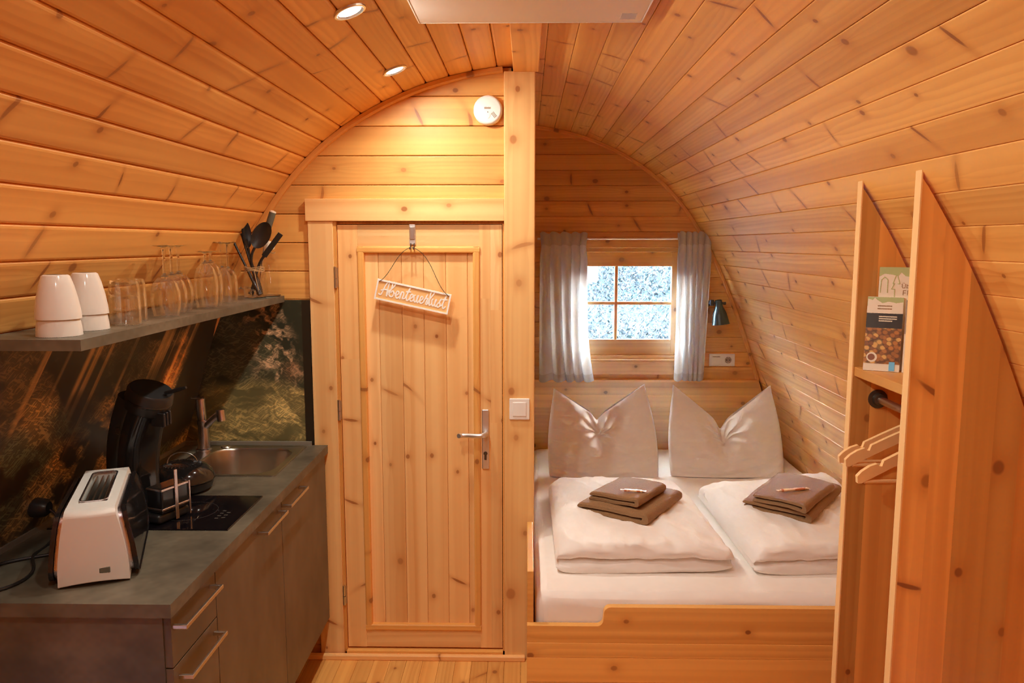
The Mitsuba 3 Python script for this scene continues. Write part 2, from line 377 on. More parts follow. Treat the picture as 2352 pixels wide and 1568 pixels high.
woodmesh(w0, 'frame', extrude(sbox(DX0 - .05, DZ0 - .05, DX1 + .05, DZ1 + .05).difference(sbox(DX0 + .02, DZ0 + .02, DX1 - .02, DZ1 - .02)), 0.03).apply_transform(
    np.array([[1, 0, 0, 0], [0, 0, 1, YN - .01], [0, 1, 0, 0], [0, 0, 0, 1.0]])), (0, 0, 1), (1, 0, 0))

# ------------------------------------------------------------------ partition with door, post and casing
wp = struct('wall_partition', 'board partition around the bathroom door under the arch')
pp = arch_poly(0.02).intersection(sbox(-1.7, 0, -0.03, 2.5))
put(wp, None, frame(extrude(pp, 0.02), (0, YP + .058, 0), (1, 0, 0), (0, 0, 1), (0, 1, 0)), 'dark_gap')
Z0, RP = 1.471, 0.110
for k in range(9):
    z0, z1 = Z0 + k * RP, Z0 + (k + 1) * RP
    if z0 > 2.33: break
    xl0, xl1 = XC - arch_x(min(z0, 2.35)) - .01, XC - (arch_x(z1) if z1 < 2.34 else 0.03) - .01
    xr = -0.80 if z1 < 1.82 else -0.06
    if z1 > 2.345: z1 = 2.345; xl1 = -0.12
    wood(wp, 'board', plank((0, YP, z0), (1, 0, 0), (0, 0, 1), (0, -1, 0), xr, z1 - z0, th=0.02, bev=0.004, gap=0.0009, s0=(xl0, xl1)))
# boards behind the splashback down to the floor (seen only past the cabinet)
for k in range(14):
    z0 = max(Z0 - (k + 1) * RP, -.068)
    wood(wp, 'board', plank((XC - arch_x(max(z0, .01)), YP, z0), (1, 0, 0), (0, 0, 1), (0, -1, 0), -0.80 - XC + arch_x(max(z0, .01)), RP, th=0.02, bev=0.004))
# arch trim strips
def arch_strip(t0, t1, side, y0, y1, w):
    t = np.linspace(t0, t1, 70); x, z = ax_(t), az_(t); dx, dz = ax_(t, 1), az_(t, 1); L = np.hypot(dx, dz); nx, nz = dz / L, -dx / L
    rows = []
    for o, y in ((0.002, y1), (0.002, y0), (w * .75, y0), (w, y0 + (y1 - y0) * .3), (w, y1)):
        rows.append(np.stack([XC + side * (x + nx * o), np.full_like(x, y), z + nz * o], 1))
    v = np.stack(rows, 1).reshape(-1, 3); f = grid(len(t), 5, False, True)
    return v, f, np.stack([np.repeat(t, 5) + 3.3, np.tile(np.arange(5) * .008, len(t)) + 4 * 33 + 2], 1)
for nm, a, lab in (('trim_2', arch_strip(0.07, 1.70, -1, YP - .022, YP, .022), 'thin curved trim strip where the left ceiling meets the door partition'),
                   ('trim_3', arch_strip(0.03, 2.16, 1, YF - .02, YF, .02), 'thin curved trim strip where the right wall meets the window wall')):
    k = struct(nm, lab); put(k, None, (a[0], a[1]), 'pine', uv=a[2], fix=True)

post = struct('trim_4', 'square pine post with large knots between the door and the bed nook')
woodmesh(post, None, rbox((-0.087, 3.02, 0.0), (0.031, 3.13, 2.326), 0.004), (0, 0, 1), (1, 0, 0), 'post_wood', o=(-0.075, 0, 0), seed=21)
cas = struct('trim_5', 'pine casing boards left of and above the door')
wood(cas, 'upright', plank((-0.844, 3.03, 0.0), (0, 0, 1), (1, 0, 0), (0, -1, 0), 1.773, 0.098, th=0.03, bev=0.002, seed=57), 'spruce')
wood(cas, 'lintel', plank((-0.849, 3.022, 1.773), (1, 0, 0), (0, 0, 1), (0, -1, 0), 0.762, 0.086, th=0.03, bev=0.002, seed=12), 'spruce')
jm = [(-0.746, 3.036, 0.02, -0.735, 3.10, 1.773), (-0.745, 3.06, 1.762, -0.087, 3.10, 1.773), (-0.094, 3.05, 0.02, -0.0865, 3.10, 1.765)]
woodmesh(cas, 'door_sill', boxm((-.735, 3.0225, 0.0), (-.094, 3.10, .0285)), (1, 0, 0), (0, 1, 0), 'pine')
for j in jm: woodmesh(cas, 'jamb', boxm(j[:3], j[3:]), (0, 0, 1), (1, 0, 0), 'pine')
bb = struct('baseboard_1', 'low pine threshold strip along the foot of the door and post')
woodmesh(bb, None, rbox((-0.895, 3.0, 0.0), (-0.003, 3.022, 0.021), 0.004), (1, 0, 0), (0, 0, 1), 'spruce', o=(-.895, 0, 0))

# door leaf
door = struct('door_1', 'panelled pine door with five vertical boards and a frame moulding')
DL, DR, DB, DT, YD = -0.733, -0.096, 0.036, 1.760, 3.045
def lam(parent, name, x0, x1, z0, z1, y, th, vertical, cuts, strips, bsdf='spruce', bev=0.0015):
    """A laminated stile or rail: strips side by side, each cut into finger-jointed lengths."""
    parts = []
    for s in range(strips):
        a0, a1 = s / strips, (s + 1) / strips
        ends = [0.0] + sorted(rng.uniform(0.12, 0.9) for _ in range(cuts)) + [1.0]
        for e0, e1 in zip(ends[:-1], ends[1:]):
            if vertical:
                parts.append(plank((x0 + (x1 - x0) * a0, y, z0 + (z1 - z0) * e0), (0, 0, 1), (1, 0, 0), (0, -1, 0), (z1 - z0) * (e1 - e0), (x1 - x0) / strips, th, bev if strips == 1 else 0.0002, 0.0))
            else:
                parts.append(plank((x0 + (x1 - x0) * e0, y, z0 + (z1 - z0) * a0), (1, 0, 0), (0, 0, 1), (0, -1, 0), (x1 - x0) * (e1 - e0), (z1 - z0) / strips, th, bev if strips == 1 else 0.0002, 0.0))
    v, f, u = joinuv(parts)
    return put(parent, name, (v, f), bsdf, uv=u, fix=False)
lam(door, 'stile', DL, -0.655, DB, DT, YD, .04, True, 1, 1)
lam(door, 'stile', -0.185, DR, DB, DT, YD, .04, True, 2, 2)
lam(door, 'rail', -0.655, -0.185, 1.675, DT, YD, .04, False, 0, 2)
lam(door, 'rail', -0.655, -0.185, DB, 0.112, YD, .04, False, 0, 1)
# moulding frame, mitred
mo = [(-0.657, -0.182, 0.112, 0.136, False), (-0.657, -0.182, 1.652, 1.677, False), (-0.657, -0.631, .112, 1.677, True), (-0.209, -0.182, .112, 1.677, True)]
for x0, x1, z0, z1, ver in mo:
    if ver: wood(door, 'moulding', plank((x0, YD - .008, z0), (0, 0, 1), (1, 0, 0), (0, -1, 0), z1 - z0, x1 - x0, th=.03, bev=.006, gap=0), 'pine')
    else: wood(door, 'moulding', plank((x0, YD - .0085, z0), (1, 0, 0), (0, 0, 1), (0, -1, 0), x1 - x0, z1 - z0, th=.03, bev=.006, gap=0), 'pine')
seams = [-0.633, -0.5795, -0.489, -0.403, -0.316, -0.231, -0.207]
for a, b in zip(seams[:-1], seams[1:]):
    wood(door, 'panel_board', plank((a, YD + .014, 0.125), (0, 0, 1), (1, 0, 0), (0, -1, 0), 1.54, b - a, th=.014, bev=.0028, gap=.0003), 'spruce')
# hinges
for z in (1.517, 0.993, 0.224):
    h = fresh('door_1__hinge')
    scene[h] = mikit.ply(join(cyl((-0.741, 3.030, z), (-0.741, 3.030, z + .036), .0058), cyl((-0.741, 3.030, z + .039), (-0.741, 3.030, z + .082), .0058), boxm((-.748, 3.033, z + .004), (-.733, 3.04, z + .078))), 'steel', smooth=30)
# lever handle on its long plate
put(door, 'handle_plate', rbox((-0.1765, YD - .009, 0.795), (-0.1485, YD, 1.037), 0.004), 'alu', smooth=40, label='narrow aluminium handle plate')
lev = smooth_path([(-0.162, YD - .008, .942), (-0.162, YD - .035, .942), (-0.170, YD - .048, .942), (-0.20, YD - .050, .941), (-0.265, YD - .049, .940)], 24)
put(door, 'lever', tube(lev, [.0105] * 9 + [.009] * 15, 14), 'alu', smooth=50, label='aluminium lever handle')
put(door, 'lock_cylinder', extrude(Polygon([(math.cos(a) * .008, math.sin(a) * .008 + .008) for a in np.linspace(-.6, math.pi + .6, 16)]).union(sbox(-.0045, -.018, .0045, .004)), .004).apply_transform(
    np.array([[1, 0, 0, -.1625], [0, 0, -1, YD - .008], [0, 1, 0, .852], [0, 0, 0, 1.0]])), 'dark_metal')

# light switch on the post
sw = thing('light_switch', 'white square rocker light switch on the post beside the door', 'light switch')
put(sw, 'frame', rbox((-0.067, 3.011, 1.002), (0.013, 3.0205, 1.087), .004), 'white_plastic', smooth=40)
put(sw, 'rocker', rbox((-0.054, 3.007, 1.016), (0.000, 3.013, 1.073), .003), 'white_plastic', smooth=40)

# smoke detector
sd = thing('smoke_detector', 'round white smoke detector on the boards above the door', 'smoke detector')
rotY = lambda m, o: frame(m, o, (1, 0, 0), (0, 0, 1), (0, -1, 0))
put(sd, 'housing', rotY(lathe([(0, 0), (.052, 0), (.0545, .006), (.0545, .024), (.051, .032), (.044, .036), (0, .037)], 48), (-0.147, YP, 2.185)), 'white_plastic', smooth=40)
put(sd, 'test_button', rotY(extrude(Polygon([(math.cos(a) * .009, math.sin(a) * .014) for a in np.linspace(0, 2 * np.pi, 30)[:-1]]), .0015), (-0.147, YP - .0365, 2.167)), 'white_paint')
put(sd, 'sound_slot', join(*[rotY(frame(boxm((-.011, -.0014 + k * .0045, 0), (.011, .0014 + k * .0045, .0012)), (0, 0, 0), (.64, -.77, 0), (.77, .64, 0), (0, 0, 1)), (-0.124, YP - .036, 2.166)) for k in (-1, 0, 1)]), 'grey_print')
put(sd, 'marking', rotY(boxm((-.012, -.0035, 0), (.012, .0035, .0008)), (-0.148, YP - .0368, 2.191)), 'grey_print')
put(sd, 'indicator_light', rotY(lathe([(0, 0), (.0028, 0), (.002, .0012), (0, .0015)], 12), (-0.147, YP - .0368, 2.176)), 'dark_metal')

# ------------------------------------------------------------------ sign on the door
SX, SZ = unit((0.2835, 0, -0.0615)), unit((0.0615, 0, 0.2835))
SO = A((-0.589, 3.012, 1.4775))           # lower left corner of the sign
SW, SH = 0.290, 0.0785
sg = thing('door_sign', 'small tilted wooden sign with white script lettering hanging on the pine door', 'sign')
loc = lambda m, d=0.0: frame(m, SO + A((0, d, 0)), SX, SZ, (0, -1, 0))
woodmesh(sg, 'board', loc(boxm((.004, .004, -.004), (SW - .004, SH - .004, .002))), SX, SZ, 'spruce', o=SO, seed=71)
put(sg, 'border', loc(extrude(sbox(0, 0, SW, SH).difference(sbox(.006, .006, SW - .006, SH - .006)), .012), .006), 'white_paint', label='white painted border')
GL = {
 'A': (1.25, [[(-.1, .1), (.1, 0), (.4, .9), (.85, 2.0), (.95, 1.1), (1.1, 0)], [(.1, .62), (.6, .8), (1.2, .75)]]),
 'b': (.95, [[(-.1, .25), (.25, 1.1), (.45, 1.95), (.3, 2.0), (.2, 1.2), (.22, .1), (.5, 0), (.72, .45), (.5, .85), (.3, .6)], [(.68, .6), (1.0, .55)]]),
 'e': (.68, [[(0, .35), (.35, .5), (.42, .85), (.22, .95), (.1, .45), (.3, .02), (.7, .3)]]),
 'n': (.80, [[(0, .5), (.12, .95), (.12, 0)], [(.12, .45), (.36, .95), (.5, .75), (.5, .1), (.8, .2)]]),
 't': (.62, [[(.05, .3), (.3, 1.6), (.22, .3), (.35, 0), (.65, .25)], [(-.02, 1.12), (.55, 1.2)]]),
 'u': (.78, [[(.02, .9), (.06, .25), (.25, 0), (.46, .45), (.52, .92)], [(.52, .92), (.5, .2), (.62, .02), (.8, .3)]]),
 'r': (.66, [[(0, .4), (.16, 1.0), (.2, .8), (.42, .88), (.36, .3), (.46, .02), (.68, .3)]]),
 'l': (.52, [[(0, .3), (.3, 1.3), (.36, 2.0), (.2, 1.95), (.13, .6), (.26, 0), (.55, .3)]]),
 's': (.62, [[(0, .25), (.3, 1.0), (.27, .7), (.46, .3), (.28, -.02), (.06, .12)], [(.3, 0), (.62, .3)]])}
pen, strokes = 0.0, []
for ch in 'Abenteuerlust':
    w, ss = GL[ch]
    for s_ in ss:
        q = smooth_path([(x + pen, y) for x, y in s_], 26) if len(s_) > 2 else A([(x + pen, y) for x, y in s_])
        strokes.append(LineString([(x + .12 * y, y) for x, y in q]).buffer(.085, quad_segs=3))
    pen += w
txt = unary_union(strokes)
k = (SW - .03) / (pen + .1)
txt = affinity.affine_transform(txt, [k, 0, 0, k * 1.08, .017, .0205])
put(sg, 'lettering', loc(extrude(txt.simplify(.0001), .0022), -.0018), 'white_paint', label='white script lettering')
hook_x, hook_z = -0.440, 1.672
wp_ = smooth_path([SO + SX * .009 + SZ * .071 + A((0, -.006, 0)), A((-0.50, 3.008, 1.625)), A((hook_x - .012, 3.005, hook_z - .002)), A((hook_x, 3.003, hook_z + .001)), A((hook_x + .014, 3.005, hook_z - .003)), A((-.378, 3.008, 1.622)),
                   SO + SX * (SW - .009) + SZ * .071 + A((0, -.006, 0))], 60)
put(sg, 'hanging_wire', tube(wp_, .0011, 6), 'dark_metal', label='thin brown hanging wire')
hk = thing('door_hook', 'small silver metal hook clip at the top of the door holding the sign', 'hook')
put(hk, 'clip', rbox((-0.4525, 3.034, 1.684), (-0.4285, 3.0445, 1.762), .002), 'alu')
put(hk, 'spring_plate', rbox((-0.450, 3.028, 1.703), (-0.431, 3.034, 1.752), .002), 'steel')
for s in (-1, 1):
    put(hk, 'prong', tube(smooth_path([(hook_x + s * .0065, 3.036, 1.690), (hook_x + s * .0065, 3.022, 1.674), (hook_x + s * .0065, 3.008, 1.666), (hook_x + s * .0065, 2.998, 1.674)], 14), .0018, 8), 'dark_metal', smooth=40)

# ------------------------------------------------------------------ far wall with the window
wf = struct('wall_far', 'end wall of the bed nook, horizontal pine boards around the small window')
WX0, WX1, WZ0, WZ1 = 0.338, 0.838, 1.132, 1.557          # glass opening
HX0, HX1, HZ0, HZ1 = 0.262, 0.914, 1.03, 1.640            # hole in the boards
fp = arch_poly(0.035).intersection(sbox(-1.9, 0, 1.9, 2.5)).difference(sbox(HX0, HZ0, HX1, HZ1))
put(wf, None, frame(extrude(fp, 0.05), (0, YF + .022, 0), (1, 0, 0), (0, 0, 1), (0, 1, 0)), 'dark_gap')
zb = 0.889; RF = 0.0865
for k in range(17):
    z0, z1 = zb + k * RF, min(zb + (k + 1) * RF, 2.346)
    if z0 > 2.32: break
    xr0, xr1 = XC + arch_x(z0) + .004, XC + (arch_x(z1) if z1 < 2.34 else .09) + .004
    runs = [(0.0, 0.0, xr0, xr1)]
    if z1 > HZ0 + .01 and z0 < HZ1 - .01: runs = [(0.0, 0.0, HX0 + .005, HX0 + .005), (HX1 - .005, HX1 - .005, xr0, xr1)]
    for a0, a1, b0, b1 in runs:
        wood(wf, 'board', plank((0, YF, z0), (1, 0, 0), (0, 0, 1), (0, -1, 0), 0, z1 - z0, th=0.02, bev=0.004, gap=0.0002, s0=(a0, a1), s1=(b0, b1)))
win = struct('window_1', 'small four pane window between the curtains')
YW = YF + .045
def rail(nm, a, b, along, across, seed=None, bs='pine', r=.003): return woodmesh(win, nm, rbox(a, b, r), along, across, bs, o=a, seed=seed)
rail('casing_board', (HX0 - .03, YF - .016, HZ1 + .022), (HX1 + .03, YF + .01, HZ1 + .080), (1, 0, 0), (0, 0, 1))
rail('casing_board', (HX0 - .03, YF - .016, 0.93), (HX1 + .03, YF + .004, 1.008), (1, 0, 0), (0, 0, 1))
rail('sill', (HX0 - .01, YF - .024, 1.008), (HX1 + .01, YF + .06, 1.020), (1, 0, 0), (0, 1, 0))
for a, b in (((HX0, YF - .004, HZ1 - .002), (HX1, YF + .10, HZ1 + .022)), ((HX0, YF - .004, 1.020), (HX1, YF + .10, 1.040))): rail('reveal', a, b, (1, 0, 0), (0, 1, 0))
for a, b in (((HX0, YF - .004, 1.04), (HX0 + .02, YF + .10, HZ1)), ((HX1 - .02, YF - .004, 1.04), (HX1, YF + .10, HZ1))): rail('reveal', a, b, (0, 0, 1), (0, 1, 0))
rail('sash_rail', (HX0 + .02, YW - .02, WZ1), (HX1 - .02, YW + .02, HZ1 - .002), (1, 0, 0), (0, 0, 1))
rail('sash_rail', (HX0 + .02, YW - .02, 1.04), (HX1 - .02, YW + .02, WZ0), (1, 0, 0), (0, 0, 1))
rail('sash_stile', (HX0 + .02, YW - .021, 1.04), (WX0, YW + .02, HZ1 - .002), (0, 0, 1), (1, 0, 0))
rail('sash_stile', (WX1, YW - .021, 1.04), (HX1 - .02, YW + .02, HZ1 - .002), (0, 0, 1), (1, 0, 0))
MX, MZ = 0.519, 1.343
rail('glazing_bar', (MX - .009, YW - .014, WZ0), (MX + .009, YW + .014, WZ1), (0, 0, 1), (1, 0, 0))
rail('glazing_bar', (WX0, YW - .012, MZ - .009), (WX1, YW + .012, MZ + .009), (1, 0, 0), (0, 0, 1))
for x0, x1 in ((WX0, MX - .009), (MX + .009, WX1)):
    for z0, z1 in ((WZ0, MZ - .009), (MZ + .009, WZ1)):
        put(win, 'pane', ([[x0, YW, z0], [x1, YW, z0], [x1, YW, z1], [x0, YW, z1]], [[0, 1, 2], [0, 2, 3]]), 'glass', fix=False)
# nook side wall, bathroom side closed
ws = struct('wall_nook', 'pine side wall of the bed nook behind the post')
woodmesh(ws, None, boxm((-0.03, 3.12, 0.0), (0.012, YF + .02, 2.36)), (0, 1, 0), (0, 0, 1))

# curtains
cr = thing('curtain_rod', 'thin white rod across the top of the window between the two curtains', 'curtain rod')
put(cr, None, tube([(0.06, 4.462, 1.714), (1.035, 4.462, 1.714)], .0055, 12), 'white_paint', smooth=40)
def curtain(label, x0t, x1t, x0b, x1b, zt, zb_, folds, seed, lean):
    k = thing('curtain', label, 'curtain', 'curtains at the bed window')
    nu, nv = 150, 60
    U, V = np.meshgrid(np.linspace(0, 1, nu), np.linspace(0, 1, nv), indexing='ij')
    ph = 2 * np.pi * folds * (U + .035 * np.sin(5 * U + seed) + .05 * V * np.sin(7 * U + seed * 2))
    amp = .009 + .012 * V
    pinch = 1 - .06 * np.exp(-((V - .09) / .05) ** 2)
    xa = (x0t + (x0b - x0t) * V ** 1.5) ; xb = (x1t + (x1b - x1t) * V ** lean)
    X = (xa + xb) / 2 + (U - .5) * (xb - xa) * pinch + .004 * np.cos(ph) * (1 + V)
    Y = 4.436 + amp * np.sin(ph) + .012 * (meshkit.noise(np.stack([U * 9, V * 3, U * 0 + seed], -1)) - .5) - .004
    hem = .010 * np.sin(ph * 1.0 + 1) + .008 * (meshkit.noise(np.stack([U * 14, V * 0, U * 0 + seed + 9], -1)) - .5)
    Z = zt - (zt - zb_) * V + hem * (V - .5)
    P = np.stack([X, Y, Z], -1)
    cut = 5
    for nm, sl, bs in (('heading_tape', slice(0, cut + 1), 'curtain_tape'), ('cloth', slice(cut, 57), 'curtain_cloth'), ('hem', slice(56, nv), 'curtain_tape')):
        Q = P[:, sl]; put(k, nm, (Q.reshape(-1, 3), grid(nu, Q.shape[1])), bs, smooth=True, fix=False)
    return k
curtain('grey gathered curtain left of the window, flaring out at its lower right corner', 0.071, 0.336, 0.078, 0.380, 1.748, 0.905, 5, 1.0, 4.0)
curtain('grey gathered curtain right of the window beside the wall lamp', 0.838, 1.036, 0.838, 1.012, 1.750, 0.915, 5, 4.0, 1.0)

# wall lamp
lp = thing('wall_lamp', 'small dark green metal wall lamp beside the right curtain', 'lamp')
d_ = unit((.12, -.03, -1.0)); e_ = unit(np.cross(d_, (0, 1, 0))); g_ = np.cross(d_, e_)
put(lp, 'lamp_shade', frame(lathe([(0.016, 0), (.020, 0.004), (.021, .035), (.024, .045), (.036, .072), (.040, .085), (.049, .138), (.050, .140), (.0485, .139), (.038, .085), (.019, .045), (.0, .03)], 40), (1.088, 4.465, 1.370), e_, g_, d_), 'lamp_green', smooth=35)
put(lp, 'arm', tube(smooth_path([(1.030, 4.525, 1.345), (1.030, 4.485, 1.350), (1.045, 4.467, 1.352), (1.085, 4.465, 1.353)], 16), .006, 10), 'black_plastic', smooth=40)
put(lp, 'knob', cyl((1.106, 4.465, 1.352), (1.130, 4.465, 1.350), .006, .009, 14), 'black_plastic', smooth=40)
put(lp, 'joint', rbox((1.040, 4.452, 1.337), (1.064, 4.478, 1.370), .006), 'black_plastic', smooth=40)
put(lp, 'mount_plate', frame(lathe([(0, 0), (.026, 0), (.026, .008), (.022, .012), (0, .012)], 28), (1.030, 4.53, 1.345), (1, 0, 0), (0, 0, 1), (0, -1, 0)), 'black_plastic', smooth=40)

# double socket
so = thing('wall_socket', 'white double wall plate with a power socket below the wall lamp', 'socket')
sy = YF
put(so, 'plate', rbox((1.061, sy - .010, .980), (1.209, sy + .002, 1.053), .003), 'white_plastic')
put(so, 'cover', rbox((1.070, sy - .0135, .987), (1.131, sy - .008, 1.046), .002), 'white_plastic')
put(so, 'label_strip', boxm((1.078, sy - .0142, 1.034), (1.122, sy - .0133, 1.039)), 'grey_print')
put(so, 'socket_rim', frame(lathe([(.0195, 0), (.0225, 0), (.0225, .003), (.0195, .003), (.0195, 0)], 36), (1.169, sy - .0095, 1.0165), (1, 0, 0), (0, 0, 1), (0, -1, 0)), 'white_plastic')
put(so, 'socket_well', frame(lathe([(0, 0), (.0195, 0), (.0195, .001), (0, .001)], 36), (1.169, sy - .0105, 1.0165), (1, 0, 0), (0, 0, 1), (0, -1, 0)), 'grey_print')
for sx in (-.0085, .0085): put(so, 'contact_hole', frame(lathe([(0, 0), (.003, 0), (.003, .0012), (0, .0012)], 12), (1.169 + sx, sy - .0113, 1.0165), (1, 0, 0), (0, 0, 1), (0, -1, 0)), 'black_plastic')
for sz in (-.016, .016): put(so, 'earth_clip', boxm((1.166, sy - .0125, 1.0165 + sz - .002), (1.172, sy - .011, 1.0165 + sz + .002)), 'steel')

# ------------------------------------------------------------------ bed
bed = thing('bed_frame', 'pine bed frame filling the nook, front board with a stepped cut-out', 'bed')
top, low = 0.479, 0.412
def arc(cx_, cz_, r, a0, a1, n=8): return [(cx_ + r * math.cos(a), cz_ + r * math.sin(a)) for a in np.linspace(math.radians(a0), math.radians(a1), n)]
prof = [(0.004, 0.02), (0.004, low)] + arc(.243, low + .014, .014, -90, 0)[:0] + [(.236, low)] + arc(.238, low + .022, .022, -90, -8) + arc(.284, top - .022, .022, 172, 90) + [(1.44, top), (1.49, 0.42), (1.49, .02)]
woodmesh(bed, 'front_board', frame(extrude(Polygon(prof), .026), (0, 2.526, 0), (1, 0, 0), (0, 0, 1), (0, -1, 0)), (1, 0, 0), (0, 0, 1), 'bed_wood', o=(0, 0, .355), seed=9)
# lamella joints of the front board: thin proud strips sharing its face
for z0, z1 in ((0.02, .135), (.1355, .212), (.2125, .3), (.3005, .352)):
    wood(bed, 'front_strip', plank((0.004, 2.4985, z0), (1, 0, 0), (0, 0, 1), (0, -1, 0), 1.486, z1 - z0, th=.003, bev=.0008, gap=.0001), 'bed_wood')
woodmesh(bed, 'side_board', rbox((0.004, 2.5265, .02), (0.026, 3.0, .592), .002), (0, 1, 0), (0, 0, 1), 'bed_wood')
woodmesh(bed, 'base', boxm((.03, 2.53, .06), (1.42, 4.49, .30)), (0, 1, 0), (1, 0, 0), 'pine')
hb = fresh('bed_frame__headboard')
strips = []
zz = [.10, .19, .29, .38, .46, .528, .60, .67, .742, .815, .858, .905]
for a, b in zip(zz[:-1], zz[1:]): strips.append(plank((0.014, 4.487, a), (1, 0, 0), (0, 0, 1), (0, -1, 0), 0, b - a, th=.022, bev=.0006, gap=0, s1=(XC + arch_x(a) - .025, XC + arch_x(b) - .025)))
v, f, u = joinuv(strips); scene[hb] = mikit.ply((v, f), 'bed_wood', uv=u)
wood(bed, 'headboard_cap', plank((0.014, 4.480, .905), (1, 0, 0), (0, 1, 0), (0, 0, 1), 1.315, .048, th=.012, bev=.002, seed=44), 'bed_wood')

def soft(P, amp, freq, seed, oct=3):
    """Wrinkle displacement for cloth."""
    return amp * (meshkit.fbm(np.asarray(P) * freq + seed * 7.1, oct, seed) - .5) * 2
# mattress with fitted sheet
mt = thing('mattress', 'mattress under a white fitted sheet filling the pine bed frame', 'mattress')
m = rbox((.030, 2.532, .300), (1.455, 4.47, .508), .045, 20).refine_to_length(.035)
v, f = raw(m)
d = soft(v * [1, 1, 1], .006, 9, 3) * np.clip((v[:, 2] - .32) / .1, 0, 1)
v = v + np.stack([0 * d, -.0 * d, d], 1)
fr_ = np.clip((2.62 - v[:, 1]) / .09, 0, 1)
v[:, 1] += fr_ * soft(v * [.35, 1, 2.2], .006, 12, 8)
lim = XC + np.array([arch_x(max(z, 0)) for z in v[:, 2]]) - .022
v[:, 0] = np.minimum(v[:, 0], lim)
put(mt, 'fitted_sheet', (v, f), 'cotton', smooth=True, fix=True)

# pillows with a chopped top edge
def pillow(label, bl, br, tl, tr, notch, yb, yt, thick, seed, nw=.10):
    k = thing('pillow', label, 'pillow', 'pillows on the bed')
    n = 70
    U, V = np.meshgrid(np.linspace(0, 1, n), np.linspace(0, 1, n), indexing='ij')
    un = notch[0]
    zt = np.where(U < un, tl[1] + (notch[1] - tl[1]) * np.clip(U / un, 0, 1) ** 1.0, notch[1] + (tr[1] - notch[1]) * np.clip((U - un) / (1 - un), 0, 1) ** 1.05)
    dn = (U - un); zt = zt + notch[2] * np.exp(-(dn / .05) ** 2)
    xl = bl[0] + (tl[0] - bl[0]) * V ** 1.6 - .012 * np.sin(np.pi * np.clip(V * 1.1, 0, 1)) ; xr = br[0] + (tr[0] - br[0]) * V ** 1.6 + .012 * np.sin(np.pi * np.clip(V * 1.1, 0, 1))
    X = xl + (xr - xl) * U; Z = bl[1] + (zt - bl[1]) * V
    e = np.clip(np.sin(np.pi * U) * np.sin(np.pi * np.clip(V * .94 + .03, 0, 1)), 0, 1) ** .5
    th = thick * e * (1 - .45 * V) * (1 - .75 * np.exp(-((U - un) / .085) ** 2) * np.clip((V - .45) / .5, 0, 1))
    crease = .020 * np.sin((U - un) * 26 + V * 9 + seed) * np.exp(-((U - un) / .28) ** 2 - ((V - .72) / .25) ** 2)
    base = np.stack([X, U * 0, Z], -1)
    w = soft(base * [1, 1, 2.0], .016, 9, seed) + soft(base * [1.0, 1, 3.5], .010, 16, seed + 3)
    ang = np.arctan2(V - .74, (U - un) * 1.3); rad = np.hypot(V - .74, (U - un) * 1.3)
    w = w + .012 * np.sin(ang * 9 + seed) * np.exp(-((rad - .14) / .13) ** 2)
    ymid = yb + (yt - yb) * V
    rim = np.clip(np.minimum(np.minimum(U, 1 - U), np.minimum(V, 1 - V)) / .05, 0, 1)
    F = np.stack([X, ymid - th + (w + crease) * rim, Z], -1); B = np.stack([X, ymid + th - w * rim, Z], -1)
    g = grid(n, n); v = np.vstack([F.reshape(-1, 3), B.reshape(-1, 3)]); f = np.vstack([g, g[:, ::-1] + n * n])
    tm = trimesh.Trimesh(v, f, process=False); tm.merge_vertices(digits_vertex=5); tm.update_faces(tm.nondegenerate_faces())
    put(k, None, (np.array(tm.vertices), np.array(tm.faces)), 'cotton', smooth=True)
pillow('white pillow with a chopped top leaning behind the left folded duvet', (.118, .512), (.672, .512), (.143, .930), (.622, .954), (.48, .780, -.02), 3.885, 4.08, .105, 2)
pillow('white pillow with a chopped top leaning behind the right folded duvet', (.738, .512), (1.312, .512), (.772, .950), (1.284, .947), (.50, .741, -.03), 3.90, 4.09, .105, 5)

